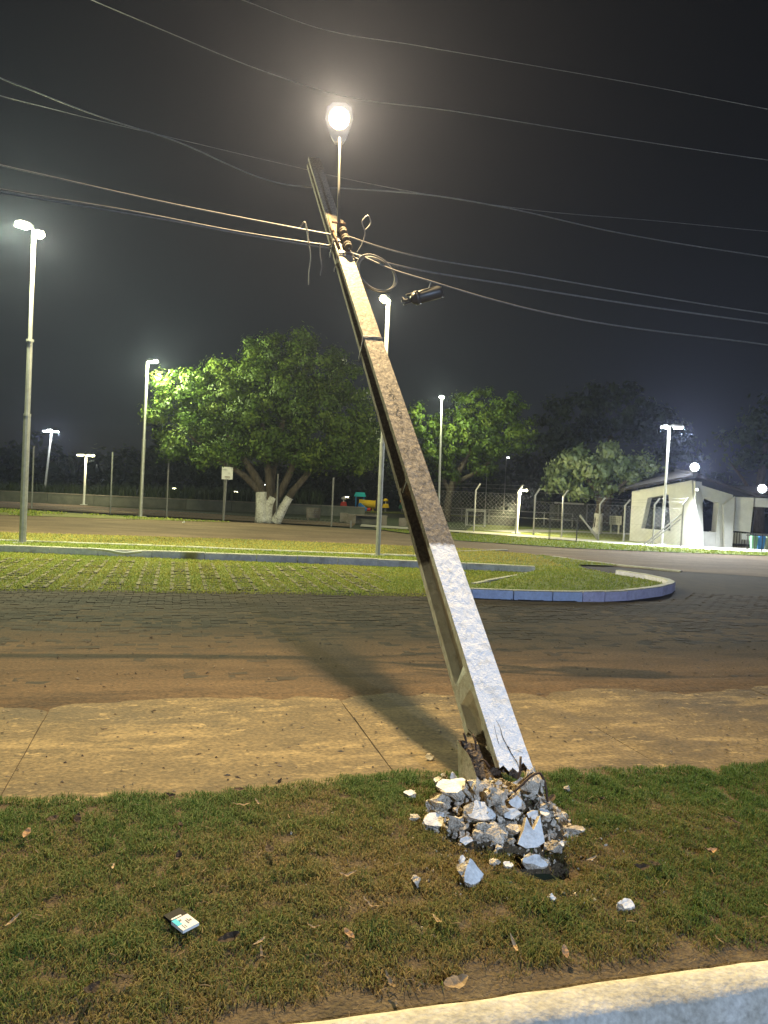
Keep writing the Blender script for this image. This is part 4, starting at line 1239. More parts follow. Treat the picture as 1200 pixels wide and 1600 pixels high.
# ================================================================ LAMP POSTS
def lamp_post(label, base, top, r0, r1, heads, mat='galv', sections=(), group='lamp posts of the square', name='lamp_post', foot=True):
    """heads: (dx,dy,dz, dirx,diry, length, emission material, light watts, colour)"""
    b0 = Vector((base[0], base[1], base[2] if len(base) > 2 else -.02)); t0 = Vector(top)
    t = thing(name, label, 'lamp post', tuple(b0), group)
    pts = [b0]; rad = [r0]
    for f, k in sections:
        p = b0.lerp(t0, f); rr = r0 + (r1 - r0) * k
        pts += [p - Vector((0, 0, .01)), p + Vector((0, 0, .01))]; rad += [rad[-1], rr]
    pts.append(t0); rad.append(rad[-1] if sections else r1)
    MB().tube(pts, rad, 10).build('pole', M[mat], t, smooth=False)
    for f, k in sections:
        p = b0.lerp(t0, f); MB().tube([p - Vector((0, 0, .04)), p + Vector((0, 0, .012))], r0 * 1.08, 10).build('joint_sleeve', M[mat], t)
    if foot: MB().box((b0.x, b0.y, b0.z + .01), (r0 * 5, r0 * 5, .03)).build('base_plate', M[mat], t)
    for dx, dy, dz, ax, ay, L_, em, wt, c_ in heads:
        d = Vector((ax, ay, 0)).normalized(); sd = Vector((-d.y, d.x, 0))
        c0 = t0 + Vector((dx, dy, dz)); w_ = L_ * .22
        arm_end = c0
        if (c0 - t0).length > .03: MB().tube([t0 - Vector((0, 0, .05)), c0], r1 * .6, 6).build('arm', M[mat], t)
        V = []
        for a, hw, z0, z1 in ((0, w_ * .5, -.02, .03), (L_ * .35, w_, -.03, .06), (L_ * .9, w_, -.03, .045), (L_, w_ * .7, -.02, .02)):
            p = c0 + d * a
            V += [p - sd * hw + Vector((0, 0, z0)), p + sd * hw + Vector((0, 0, z0)), p + sd * hw * .8 + Vector((0, 0, z1)), p - sd * hw * .8 + Vector((0, 0, z1))]
        F = [(0, 1, 2, 3), (15, 14, 13, 12)]
        for i in range(3):
            for k in range(4): F.append((4 * i + k, 4 * i + (k + 1) % 4, 4 * i + 4 + (k + 1) % 4, 4 * i + 4 + k))
        h_ = MB().add(V, F).build('lamp_head', M['lamphousing'], t)
        q = c0 + d * (L_ * .62)
        lb = MB(); lb.box((q.x, q.y, q.z - .055), (L_ * .62, w_ * 1.7, .05), math.atan2(d.y, d.x), taper=1.12)
        lb.build('lens', em, h_)
        if wt:
            lp_ = c0 + d * (L_ * 1.1); light('lamp_light', 'POINT', (lp_.x, lp_.y, q.z - .22), wt, c_, .1, t)
    return t
CG = (.93, 1, .56); CY = (1, .9, .5); CW = (.9, .97, 1.0)
lamp_post('tall stepped grey lamp post with two lamp heads at the left edge', (-7.96, 16.96), (-7.94, 16.96, 6.78), .075, .042,
          [(-.03, 0, .14, -.45, -.7, .38, E_GREEN, 3800, CG), (.04, 0, -.04, .6, -.7, .38, E_YEL, 2300, CY)], sections=((.42, .5), (.66, 1.0)))
lamp_post('grey lamp post whose lamp lights the left side of the big tree', (-10.2, 32.2), (-10.16, 32.2, 6.45), .075, .05,
          [(0, 0, .04, .9, -.6, .55, E_GREEN, 3600, CG)], sections=((.5, .6),))
lamp_post('slim lamp post on the planted strip directly behind the leaning pole', (-.10, 18.0), (-.13, 18.0, 5.92), .06, .035,
          [(0, 0, .03, -.3, -1, .42, E_YEL, 1700, CY)], sections=((.45, .6),))
lamp_post('grey lamp post before the second tree, lamp just right of the leaning pole', (3.0, 42.0), (2.86, 42.0, 6.75), .075, .05,
          [(0, 0, .04, -.1, -1, .6, E_GREEN, 1700, CG)])
lamp_post('tall far floodlight mast with a cluster of white lamps at the left', (-24.4, 55, -.05), (-24.0, 55, 4.7), .09, .05,
          [(0, 0, .02, 1, -.5, .6, E_WHITE, 900, CW), (0, 0, .02, -1, -.5, .6, E_WHITE, 700, CW), (0, 0, .12, 0, -1, .5, E_WHITE, 0, CW)])
lamp_post('short white lamp post behind the left fence with a T of lamps', (-16.9, 43.2), (-16.87, 43.2, 2.78), .06, .05,
          [(0, 0, .02, 1, -.3, .5, E_YEL, 320, CY), (0, 0, .02, -1, -.3, .5, E_YEL, 250, CY)], mat='white')
lamp_post('pale lamp post beside the white gatehouse with two flat heads', (10.75, 29.6), (10.8, 29.6, 4.5), .055, .035,
          [(0, 0, .04, 1, -.4, .5, E_WHITE, 1500, CW), (0, 0, .02, -1, -.3, .35, E_WHITE, 160, CW)], mat='white', sections=((.48, .6),))
lamp_post('white concrete lamp post in the gap of the right fence', (5.75, 33.2), (5.8, 33.2, 1.85), .075, .06,
          [(0, 0, .04, .7, -.7, .38, E_YEL, 900, CY)], mat='white')
lamp_post('slim white lamp post in the far yard by the tunnel slide', (-.3, 57), (-.25, 57, 2.6), .05, .04, [(0, 0, .02, -.6, -.8, .3, E_YEL, 120, CY)], mat='white')
lamp_post('white lamp post seen through the right opening of the gatehouse', (18.3, 38.5), (18.42, 38.5, 1.95), .05, .04,
          [(0, 0, .02, 1, -.2, .5, E_YEL, 200, CY)], mat='white')
for k, (x, y, z, lb) in enumerate([(-16.6, 60, 1.05, 'low garden lamp at the left of the far lit steps'), (-12.2, 62, 1.0, 'low garden lamp at the right of the far lit steps'),
                                   (-3.2, 60, 1.0, 'low garden lamp seen just right of the whitewashed trunk'), (-6.9, 58, .85, 'low garden lamp seen just left of the whitewashed trunk')]):
    lamp_post(lb, (x, y), (x, y, z), .04, .03, [(0, 0, .0, .8, -.6, .42, E_YEL, 40, CY)], mat='white', group='low garden lamps', name='garden_lamp')
for k, (x, y, z, lb) in enumerate([(-10.4, 66, 1.7, 'tiny far lamp above the garden lamps at the left'), (9.2, 70, 4.3, 'small far lamp up left of the fence-gap lamp'), (11.2, 72, 5.3, 'highest small far lamp above the fence-gap lamp')]):
    lamp_post(lb, (x, y), (x, y, z), .05, .04, [(0, 0, .0, .8, -.6, .3, E_WHITE, 0, CW)], mat='galv_dark', group='small far lamps')

# street lamp of the near road: stands behind the photographer and lights the painted faces
near = thing('street_lamp', 'street lamp of the near road standing behind the viewer', 'lamp post', (5.6, -7.4, -.15))
MB().tube([(5.6, -7.4, -.15), (5.5, -7.2, 4.6)], [.11, .07], 10).build('pole', M['galv'], near)
MB().tube([(5.5, -7.2, 4.55), (5.2, -6.7, 4.8), (4.9, -6.2, 4.9)], .03, 8).build('arm', M['galv'], near)
MB().box((4.8, -6.0, 4.9), (.24, .5, .08), R(30)).build('lamp_head', M['lamphousing'], near)
MB().box((4.8, -6.0, 4.835), (.18, .4, .04), R(30)).build('lens', E_WHITE, near)
light('street_light', 'POINT', (4.8, -6.0, 4.72), 5200, (.53, .7, 1.0), .12, near)

# ================================================================ FENCES
def fence(label, posts, bend=(.18, 0, 0), mat='galv', cell=.17, wr=.0035, skirt=None):
    """posts: (x, y, straight height, full height)"""
    t = thing('chain_link_fence', label, 'fence', (posts[0][0], posts[0][1], 0))
    for x, y, h1, h2 in posts:
        pts = [(x, y, -.05), (x, y, h1)]
        if h2 > h1: pts.append((x + bend[0], y + bend[1], h2))
        MB().tube(pts, .035, 8).build('post', M[mat], t)
    hh = [min(p[2] for p in posts) * f for f in (.98, .5, .04)]
    P3 = [Vector((p[0], p[1], 0)) for p in posts]
    for z in hh:
        MB().tube([(p.x, p.y, z) for p in P3], wr * 1.2, 4).build('line_wire', M[mat], t)
    if posts[0][3] > posts[0][2]:
        for f in (.4, .9):
            MB().tube([(p[0] + bend[0] * f, p[1] + bend[1] * f, p[2] + (p[3] - p[2]) * f) for p in posts], wr, 4).build('barbed_wire', M[mat], t)
    # diagonal mesh
    V = []; F = []; top = hh[0]; botz = hh[2]
    for i in range(len(P3) - 1):
        a, c = P3[i], P3[i + 1]; L_ = (c - a).length; d = (c - a) / L_; H_ = top - botz
        nrm = Vector((-d.y, d.x, 0))
        for sgn in (1, -1):
            k = -H_
            while k < L_ + H_:
                x0, z0, x1, z1 = k, botz, k + H_, top
                if x1 > 0 and x0 < L_:
                    if x0 < 0: z0 += -x0; x0 = 0
                    if x1 > L_: z1 -= (x1 - L_); x1 = L_
                    if sgn < 0: x0, x1 = L_ - x0, L_ - x1
                    p0 = a + d * x0 + Vector((0, 0, z0)); p1 = a + d * x1 + Vector((0, 0, z1))
                    e = d * wr; n0 = len(V); off = nrm * wr * sgn
                    V += [p0 - e + off, p0 + e + off, p1 + e + off, p1 - e + off, p0 + off * 2.2, p1 + off * 2.2]
                    F += [(n0, n0 + 1, n0 + 2, n0 + 3), (n0, n0 + 4, n0 + 5, n0 + 3), (n0 + 1, n0 + 4, n0 + 5, n0 + 2)]
                k += cell
    tag(MB().add(V, F).build('wire_mesh', M[mat], t), kind='stuff')
    return t
fence('long chain-link fence with straight posts at the left, before the big tree', [(-19.5, 35.9, 2.6, 2.6), (-16.2, 35.3, 2.75, 2.85), (-12.15, 34.1, 2.7, 2.7), (-9.5, 33.6, 2.5, 2.5), (-6.9, 33.0, 2.2, 2.2), (-4.55, 32.5, 2.05, 2.05), (-2.16, 31.95, 2.0, 2.0), (-1.35, 31.75, .25, .25)], bend=(.03, 0, 0), mat='galv_dark')
fence('chain-link fence with bent-top posts between the lamp post and the lawn cage', [(1.3, 33.9, 1.7, 1.95), (3.87, 32.83, 1.75, 2.06), (5.6, 32.4, 1.75, 2.06)], mat='galv')
rf = fence('chain-link fence with bent-top posts and braces before the gatehouse', [(6.3, 32.2, 1.65, 1.95), (7.32, 31.5, 1.65, 1.93), (8.5, 30.3, 1.42, 1.68), (9.37, 29.9, 1.42, 1.64), (10.3, 29.3, 1.5, 1.75), (11.17, 28.75, 1.55, 1.82)], mat='galv')
for p in ([(9.85, 28.95, -.02), (11.12, 28.72, 1.2)], [(10.0, 29.0, -.02), (11.1, 28.76, 1.0)], [(8.45, 30.3, .05), (7.9, 30.95, .95)], [(7.9, 31.0, .9), (8.5, 30.3, .1)]):
    MB().tube(p, .03, 6).build('brace', M['galv'], rf)

# ================================================================ TREES
def crown_mesh(blobs, n_per, leaf, seed, spread=.8, droop=0.0, clump=1.0):
    r = np.random.default_rng(seed)
    Ps = []; Ns = []; T = []
    for (x, y, z, R_) in blobs:
        m = int(11 * R_ * R_ / clump ** 2) + 4                      # twigs' clumps over the blob, leaves round each clump
        c = r.normal(size=(m, 3)); c /= np.linalg.norm(c, axis=1)[:, None]
        lum = np.array([noise.noise(Vector((a * 1.6 + seed, b_ * 1.6, q * 1.6 + x))) for a, b_, q in c])
        rc = R_ * r.uniform(.5, 1.0, m) * (1 + .35 * lum)
        C_ = c * rc[:, None] * np.array([1, spread, .92]) + np.array([x, y, z])
        k = max(6, int(n_per * R_ * R_ / m))
        sg = clump * r.uniform(.13, .26, m)
        n = m * k
        off = r.normal(size=(n, 3)); p = np.repeat(C_, k, 0) + off * np.repeat(sg, k)[:, None] * np.array([1, 1, .75])
        Ps.append(p); Ns.append(off * .6 + np.repeat(c, k, 0) * .8 + r.normal(0, .45, (n, 3)))
        T.append(np.clip(.45 + np.repeat(r.normal(0, .2, m), k) + r.normal(0, .16, n), 0, 1))
    P = np.concatenate(Ps); Nn = np.concatenate(Ns); T = np.concatenate(T)
    Nn /= np.linalg.norm(Nn, axis=1)[:, None]
    n = len(P)
    a = np.cross(Nn, r.normal(size=(n, 3))); a /= np.linalg.norm(a, axis=1)[:, None]
    a[:, 2] -= droop; a /= np.linalg.norm(a, axis=1)[:, None]
    bb = np.cross(Nn, a)
    L_ = leaf * r.uniform(.6, 1.3, n)[:, None]
    V = np.stack([P - a * L_ * .5, P + bb * L_ * .27, P + a * L_ * .5, P - bb * L_ * .27], 1)
    V[:, 1] -= Nn * L_ * .1; V[:, 3] -= Nn * L_ * .1
    i = np.arange(n) * 4
    return V.reshape(-1, 3), np.stack([i, i + 1, i + 2, i + 3], 1), T

def tree(label, base, blobs, limbs, leafmat, n_per, leaf, seed, group='trees of the square', white=None, droop=0.0, spread=.8, clump=1.0):
    t = thing('tree', label, 'tree', base, group)
    tb = MB()
    for pts, rad in limbs:
        p = catmull(pts, 5); rr = np.interp(np.linspace(0, 1, len(p)), np.linspace(0, 1, len(rad)), rad)
        tb.tube(p, [float(q) * .85 * (1 + .12 * noise.noise(Vector((i * .7, seed, 0)))) for i, q in enumerate(rr)], 9)
    tr = tb.build('trunk', M['bark'], t, smooth=True)
    if white:
        wb = MB()
        for pts, rad, ht in white:
            wb2 = MB(); p = catmull(pts, 4)
            rr = np.interp(np.linspace(0, 1, len(p)), np.linspace(0, 1, len(rad)), rad)
            wb2.tube(p, [float(q) * .92 for q in rr], 10).build('whitewash', M['limewash'], tr, smooth=True)
    V, F, T = crown_mesh(blobs, n_per, leaf, seed, droop=droop, spread=spread, clump=clump)
    me = np_mesh('crown', V - np.array(base), None, F)
    at = me.attributes.new('tint', 'FLOAT', 'FACE'); at.data.foreach_set('value', T.astype(np.float32))
    link_mesh('crown', me, M[leafmat], t)
    return t

main = [(-9.08, 32.90, 4.59, 1.23), (-9.67, 32.90, 5.55, 0.71), (-8.44, 32.90, 5.61, 0.96), (-9.38, 32.90, 3.21, 0.71), (-8.34, 32.90, 3.26, 1.04), (-6.78, 32.70, 5.24, 1.15), (-6.98, 32.70, 3.46, 1.15), (-5.71, 33.20, 5.84, 1.32), (-5.63, 32.60, 3.93, 1.32), (-4.33, 32.80, 5.36, 1.59), (-4.24, 32.70, 3.32, 1.10), (-2.94, 33.00, 4.88, 1.59), (-2.59, 32.70, 3.26, 0.93), (-1.82, 33.00, 4.39, 1.32), (-1.17, 32.90, 3.46, 0.93), (-0.81, 32.90, 4.57, 0.60), (-6.32, 34.50, 7.17, 1.15), (-4.96, 34.60, 7.37, 1.26), (-3.31, 34.50, 7.18, 1.43), (-1.89, 34.00, 6.02, 1.15), (-7.38, 34.30, 6.58, 0.88), (-4.45, 34.80, 8.13, 0.88)]
main = [(x, y, z, R_ * .92) for x, y, z, R_ in main] + [(-8.9, 32.6, 2.75, .62), (-7.7, 32.4, 2.7, .7), (-6.5, 32.3, 2.65, .62), (-3.4, 32.3, 2.75, .6), (-2.2, 32.4, 2.75, .6), (-1.4, 32.7, 2.75, .5), (-4.9, 32.2, 2.9, .55), (-9.9, 32.9, 4.2, .5), (-5.8, 32.0, 4.6, .8), (-3.4, 32.0, 4.3, .8)]
main += [(x + .3, 35.6, z + .1, R_ * 1.05) for x, y, z, R_ in main[:16:2]]
bx, by = -5.0, 32.7
mb_ = (bx, by, -.03)
mlimbs = [([(-5.15, 32.7, -.05), (-5.2, 32.7, .6), (-5.25, 32.7, 1.3), (-5.9, 32.7, 2.4), (-6.8, 32.8, 3.6)], [.36, .28, .26, .18, .1]),
          ([(-5.0, 32.8, .0), (-4.95, 32.8, .8), (-4.95, 32.8, 1.6), (-5.1, 32.9, 2.6), (-5.4, 33, 4.2)], [.34, .26, .2, .17, .1]),
          ([(-4.85, 32.8, .0), (-4.7, 32.8, .8), (-4.35, 32.8, 1.5), (-4.0, 32.9, 2.4), (-3.6, 33, 4)], [.28, .22, .2, .16, .1]),
          ([(-4.6, 32.65, -.05), (-4.3, 32.65, .6), (-4.0, 32.65, 1.2), (-3.4, 32.7, 2.0), (-2.6, 32.8, 3.2)], [.26, .2, .18, .15, .08]),
          ([(-5.25, 32.7, 1.2), (-6.0, 32.6, 1.9), (-7.4, 32.7, 2.7), (-8.5, 32.8, 3.6)], [.2, .16, .12, .06]),
          ([(-4.95, 33.2, 1.2), (-4.9, 33.6, 2.6), (-4.6, 34.2, 5.0), (-4.5, 34.4, 6.8)], [.22, .18, .12, .07])]
tree('big dense tree with whitewashed multiple trunk, lit bright green at its left', mb_, main, mlimbs, 'leaf', 1900, .155, 11,
     white=[([(-5.15, 32.7, -.04), (-5.2, 32.7, .6), (-5.25, 32.7, 1.25)], [.37, .29, .265], 1), ([(-4.98, 32.75, -.04), (-4.9, 32.75, .7), (-4.75, 32.75, 1.05)], [.34, .26, .22], 1),
            ([(-4.6, 32.65, -.04), (-4.3, 32.65, .6), (-4.05, 32.65, 1.08)], [.26, .205, .185], 1)])
two = [(2.78, 44.50, 4.17, 1.41), (4.23, 44.50, 4.98, 1.71), (5.73, 44.50, 4.50, 1.71), (6.79, 44.50, 5.47, 1.56), (4.89, 45.50, 6.49, 1.71), (7.11, 45.50, 6.59, 1.26), (1.97, 44.50, 5.61, 1.26), (8.01, 44.50, 4.79, 0.89), (3.59, 44.50, 2.80, 0.82), (5.79, 44.50, 3.28, 1.04)]
tree('rounded leafy tree behind the lamp right of the leaning pole', (4.0, 44.6, -.05), two,
     [([(3.6, 44.6, -.1), (3.7, 44.6, 1.2), (3.9, 44.6, 2.2), (4.6, 44.6, 3.6), (5.2, 44.7, 5)], [.34, .27, .24, .16, .09]), ([(3.8, 44.6, 1.6), (3.2, 44.5, 2.6), (2.5, 44.5, 4)], [.2, .14, .07]), ([(4, 44.6, 2.2), (5.4, 44.5, 3.0), (6.6, 44.5, 4.2)], [.18, .13, .07])],
     'leaf', 1000, .19, 23)
three = [(8.48, 36.80, 2.72, 0.67), (9.06, 36.80, 3.36, 0.80), (10.01, 36.60, 2.91, 0.80), (10.42, 36.80, 2.10, 0.52), (9.29, 36.60, 2.05, 0.55), (11.07, 36.80, 3.14, 0.67), (12.13, 36.80, 3.35, 0.52), (12.63, 36.80, 3.22, 0.31), (10.88, 37.30, 3.75, 0.67), (8.20, 36.80, 2.21, 0.31), (11.70, 36.80, 2.68, 0.37)]
tree('drooping long-leaved tree left of the gatehouse with whitewashed trunk', (10.3, 36.9, -.05), three,
     [([(10.25, 36.9, -.1), (10.3, 36.9, .9), (10.35, 36.9, 1.5), (10.0, 36.9, 2.2), (9.2, 36.8, 3.0)], [.26, .22, .2, .14, .06]), ([(10.35, 36.9, 1.3), (10.9, 36.9, 2.0), (11.6, 36.9, 2.6), (12.3, 36.9, 3.2)], [.15, .12, .09, .05]), ([(10.3, 37, 1.5), (10.5, 37.2, 2.6), (10.8, 37.3, 3.6)], [.15, .11, .06])],
     'leafcool', 1500, .24, 31, white=[([(10.25, 36.9, -.05), (10.3, 36.9, .5), (10.3, 36.9, .95)], [.27, .235, .22], 1)], droop=.7)
n1 = [(12.23, 52.00, 6.77, 2.38), (15.20, 52.00, 7.77, 2.51), (17.85, 52.00, 6.82, 2.08), (19.66, 52.00, 5.40, 1.56), (11.00, 52.00, 5.42, 1.52)]
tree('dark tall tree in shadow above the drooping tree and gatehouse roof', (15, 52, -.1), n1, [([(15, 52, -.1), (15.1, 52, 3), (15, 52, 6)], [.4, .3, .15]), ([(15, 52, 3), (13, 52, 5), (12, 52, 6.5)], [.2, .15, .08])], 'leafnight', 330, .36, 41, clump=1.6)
n2 = [(21.39, 46.00, 5.33, 1.61), (22.85, 46.00, 6.54, 1.84), (23.88, 46.00, 5.25, 1.73)]
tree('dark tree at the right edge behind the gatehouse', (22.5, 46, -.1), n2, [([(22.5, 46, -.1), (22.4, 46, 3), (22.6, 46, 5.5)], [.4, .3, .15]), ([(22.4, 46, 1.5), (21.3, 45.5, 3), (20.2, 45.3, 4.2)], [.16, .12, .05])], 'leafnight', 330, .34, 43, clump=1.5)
n3 = [(-2.15, 58.00, 4.71, 1.93), (0.23, 60.00, 5.31, 1.93), (1.75, 60.00, 3.93, 1.69)]
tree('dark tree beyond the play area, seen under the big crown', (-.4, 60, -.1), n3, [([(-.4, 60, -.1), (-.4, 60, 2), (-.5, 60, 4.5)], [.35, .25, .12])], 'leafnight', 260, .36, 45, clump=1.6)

# far wood: one dark mass along the horizon
rw = np.random.default_rng(77)
bl = [(x, 95 + rw.uniform(-8, 14), rw.uniform(1.0, 4.2), rw.uniform(2.5, 4.5)) for x in np.linspace(-75, 75, 70)]
V, F, T = crown_mesh(bl, 34, .9, 55, spread=.6, clump=3.0)
me = np_mesh('far_wood', V - np.array([0, 95, 0]), None, F)
at = me.attributes.new('tint', 'FLOAT', 'FACE'); at.data.foreach_set('value', T.astype(np.float32))
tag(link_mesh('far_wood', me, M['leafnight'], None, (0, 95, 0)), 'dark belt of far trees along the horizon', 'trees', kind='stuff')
# tall dry grass behind the low wall
n = 9000
hx = rng.uniform(-34, -4, n); P = np.stack([hx, 47 + rng.uniform(0, 3, n), np.full(n, -.05)], 1)
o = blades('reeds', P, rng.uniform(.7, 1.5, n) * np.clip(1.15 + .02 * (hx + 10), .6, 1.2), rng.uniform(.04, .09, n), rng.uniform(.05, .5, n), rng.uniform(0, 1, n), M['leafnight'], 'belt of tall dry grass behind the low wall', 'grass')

# ================================================================ YARD FURNITURE
lwl = thing('low_wall', 'long low grey wall behind the left fence', 'wall', (-15, 43.5, 0))
for k in range(9):
    a, c = Vector((-24.5 + k * 2.6, 43.6 + k * .2, 0)), Vector((-24.5 + (k + 1) * 2.6 - .03, 43.6 + (k + 1) * .2, 0))
    MB().prism([(a.x, a.y, -.06), (c.x, c.y, -.06), (c.x, c.y, .5), (a.x, a.y, .5)], (0, .2, 0)).build('panel', M['lowwall'], lwl)
    MB().prism([(a.x, a.y - .03, .5), (c.x, c.y - .03, .5), (c.x, c.y - .03, .55), (a.x, a.y - .03, .55)], (0, .26, 0)).build('coping', M['greyblock'], lwl)

hp = thing('basketball_hoop', 'white basketball backboard on a thin pole left of the trunks', 'basketball hoop', (-6.77, 32.5, 0))
MB().tube([(-6.77, 32.5, -.03), (-6.7, 32.5, 2.5)], .04, 8).build('pole', M['galv_dark'], hp)
MB().box((-6.68, 32.44, 1.98), (.46, .04, .53)).build('backboard', M['white'], hp)
rim = [(-6.65 + .1 * math.cos(t), 32.3 + .1 * math.sin(t), 1.82) for t in np.linspace(0, 2 * math.pi, 15)]
MB().tube(rim, .012, 5).build('rim', M['rust'], hp)

def sign_board(label, x, y, z0, w_, h_, legs, mat='white', lines=3, top=False):
    t = thing('sign_board', label, 'sign', (x, y, 0))
    bd = MB().box((x, y, z0 + h_ / 2), (w_, .04, h_)).build('board', M[mat], t)
    for s in legs: MB().box((x + s, y + .05, z0 / 2 + .05), (.07, .05, z0 + .2)).build('leg', M[mat], t)
    r = random.Random(int(x * 10))
    for k in range(lines):
        zz = z0 + h_ * (.78 - .22 * k); n_ = 5
        for q in range(n_):
            ww = w_ * r.uniform(.06, .13)
            MB().box((x - w_ * .36 + q * w_ * .17, y - .024, zz), (ww, .006, h_ * .08)).build('lettering', M['packgrey'], bd)
    return t
sign_board('white two-legged notice board with faint lettering by the gatehouse', 11.35, 37.6, .42, .58, .44, (-.2, .18))
sign_board('low grey notice board right of the whitewashed trunks', -3.45, 37.6, .06, .68, .5, (-.26, .26), mat='greyblock')

for k, (x, y, w_, h_, lb) in enumerate([(-1.93, 37.2, .36, .42, 'leftmost squat concrete block beyond the left fence end'), (-1.5, 35.7, .42, .42, 'concrete block carrying the left end of the slab bench'),
                                       (.0, 35.3, .3, .42, 'concrete block carrying the right end of the slab bench'), (.88, 35.4, .36, .36, 'lone concrete block right of the slab bench')]):
    o = MB().box((x, y, h_ / 2 - .03), (w_, .5, h_), 0, 0, .96).build('concrete_block', M['greyblock'], None, (x, y, 0)); tag(o, lb, 'concrete block', 'concrete blocks by the yard')
o = MB().box((-.78, 36.0, .36), (1.9, .35, .07)).build('slab_bench', M['greyblock'], None, (-.78, 36, 0)); tag(o, 'long concrete slab laid as a bench between two blocks', 'bench')
MB_ = MB().box((-.75, 36.3, .13), (1.3, .1, .36)).build('bench_wall', M['lowwall'], None, (-.75, 36.3, 0)); tag(MB_, 'dark low wall panel under the slab bench', 'wall')

# playground
pg = thing('play_tower', 'yellow tunnel slide tower with teal roof in the far play area', 'playground', (-1.6, 59, 0))
for sx in (-.45, .15):
    for sy in (0, .6): MB().tube([(-1.75 + sx, 58.8 + sy, -.05), (-1.75 + sx, 58.8 + sy, 1.15)], .05, 6).build('post', M['blue'], pg)
MB().prism([(-2.35, 58.6, 1.05), (-1.45, 58.6, 1.05), (-1.55, 58.6, 1.38), (-2.22, 58.6, 1.38)], (0, 1.0, 0)).build('roof', M['teal'], pg)
MB().tube([(-1.95, 58.7, .55), (-.75, 58.7, .5)], .3, 12).build('tunnel', M['yellow'], pg, smooth=True)
MB().tube([(-.75, 58.7, .5), (-.68, 58.7, .5)], .34, 12).build('tunnel_rim', M['yellow'], pg)
for x in (-1.2, -.85): MB().tube([(x, 58.7, -.05), (x, 58.7, .3)], .05, 6).build('post', M['yellow'], pg)
MB().tube(catmull([(-1.9, 58.4, .45), (-1.6, 58.2, .25), (-1.3, 58.0, .05), (-1.1, 57.9, .02)], 5), [.16] * 16, 8).build('slide', M['blue'], pg, smooth=True)
MB().tube([(-1.25, 57.95, .08), (-1.05, 57.9, .05)], .18, 8).build('slide_mouth', M['red'], pg)
def play_toy(label, x, y, cbody, ctop):
    t = thing('spring_toy', label, 'play equipment', (x, y, 0), 'play equipment in the far yard')
    MB().tube([(x, y, -.05), (x, y, .35)], .07, 8).build('spring', M['galv_dark'], t)
    MB().box((x, y, .45), (.5, .3, .3), .2, 0, .7).build('seat', M[cbody], t)
    MB().tube([(x, y, .55), (x, y, .85)], .04, 6).build('stem', M['white'], t)
    MB().tube([(x, y, .78), (x, y, .86), (x, y, .95), (x, y, 1.0)], [.16, .2, .16, .04], 8).build('head', M[ctop], t, smooth=True)
play_toy('red spring toy with white head left of the tunnel slide', -3.1, 58.5, 'red', 'white')
play_toy('yellow spring toy right of the tunnel slide', .1, 58.3, 'yellow', 'yellow')
play_toy('orange spring toy seen between lamp post and leaning pole', 1.35, 58, 'darkgreen', 'orange')
o = MB().prism([(2.0, 57, -.05), (3.6, 57, -.05), (3.3, 57, .3), (2.9, 57, .5), (2.4, 57, .45)], (0, .8, 0)).build('play_mound', M['darkgreen'], None, (2.8, 57, 0)); tag(o, 'dark green climbing mound beside the orange spring toy', 'play equipment')
plat = MB().prism([(-6, 56.5, -.06), (7, 56.5, -.06), (7, 62, -.06), (-6, 62, -.06)], (0, 0, .05)).build('play_ground_slab', M['turfsoil'], None, (0, 59, 0)); tag(plat, kind='structure')

def goal(label, name, x0, x1, y0, y1, h_, dpt, r, mat):
    t = thing(name, label, 'goal' if name == 'football_goal' else 'frame', ((x0 + x1) / 2, (y0 + y1) / 2, 0))
    A, B_ = Vector((x0, y0, 0)), Vector((x1, y1, 0)); bk = Vector((.15, dpt, 0))
    for p in (A, B_):
        MB().tube([p + Vector((0, 0, -.03)), p + Vector((0, 0, h_))], r, 6).build('post', M[mat], t)
        MB().tube([p + bk + Vector((0, 0, -.03)), p + bk + Vector((0, 0, h_ * .9))], r, 6).build('rear_post', M[mat], t)
        MB().tube([p + Vector((0, 0, h_)), p + bk + Vector((0, 0, h_ * .9))], r, 6).build('side_bar', M[mat], t)
        MB().tube([p + Vector((0, 0, .03)), p + bk + Vector((0, 0, .03))], r, 6).build('side_bar', M[mat], t)
    MB().tube([A + Vector((0, 0, h_)), B_ + Vector((0, 0, h_))], r, 6).build('crossbar', M[mat], t)
    MB().tube([A + bk + Vector((0, 0, h_ * .9)), B_ + bk + Vector((0, 0, h_ * .9))], r, 6).build('rear_bar', M[mat], t)
    MB().tube([A + Vector((0, 0, .03)), B_ + Vector((0, 0, .03))], r, 6).build('ground_bar', M[mat], t)
goal('small white football goal behind the right fence', 'football_goal', 4.15, 5.0, 38.8, 38.2, .82, .7, .025, 'galv')
goal('thin dark wire frame cage standing on the roadside lawn', 'wire_frame', 6.2, 7.1, 28.7, 28.2, .88, .5, .012, 'darkmetal')

ki = thing('kiosk', 'small dark kiosk with a white canopy behind the right fence', 'kiosk', (13.2, 55, 0))
MB().box((13.3, 55.4, .55), (2.4, 1.6, 1.3)).build('body', M['lowwall'], ki)
MB().box((13.2, 55, 1.3), (1.6, 2.2, .12)).build('canopy', M['white'], ki)
for x in (12.3, 14.3): MB().tube([(x, 54.2, -.05), (x, 54.2, 1.3)], .05, 6).build('post', M['galv_dark'], ki)
wr_ = thing('rail_fence', 'low dark rail fence behind the football goal', 'fence', (6, 46, 0))
for k in range(7): MB().tube([(1.5 + k * 1.6, 47 - k * .3, -.05), (1.5 + k * 1.6, 47 - k * .3, .75)], .04, 6).build('post', M['galv_dark'], wr_)
for z in (.35, .72): MB().tube([(1.5, 47, z), (11.1, 45.2, z)], .03, 6).build('rail', M['galv_dark'], wr_)

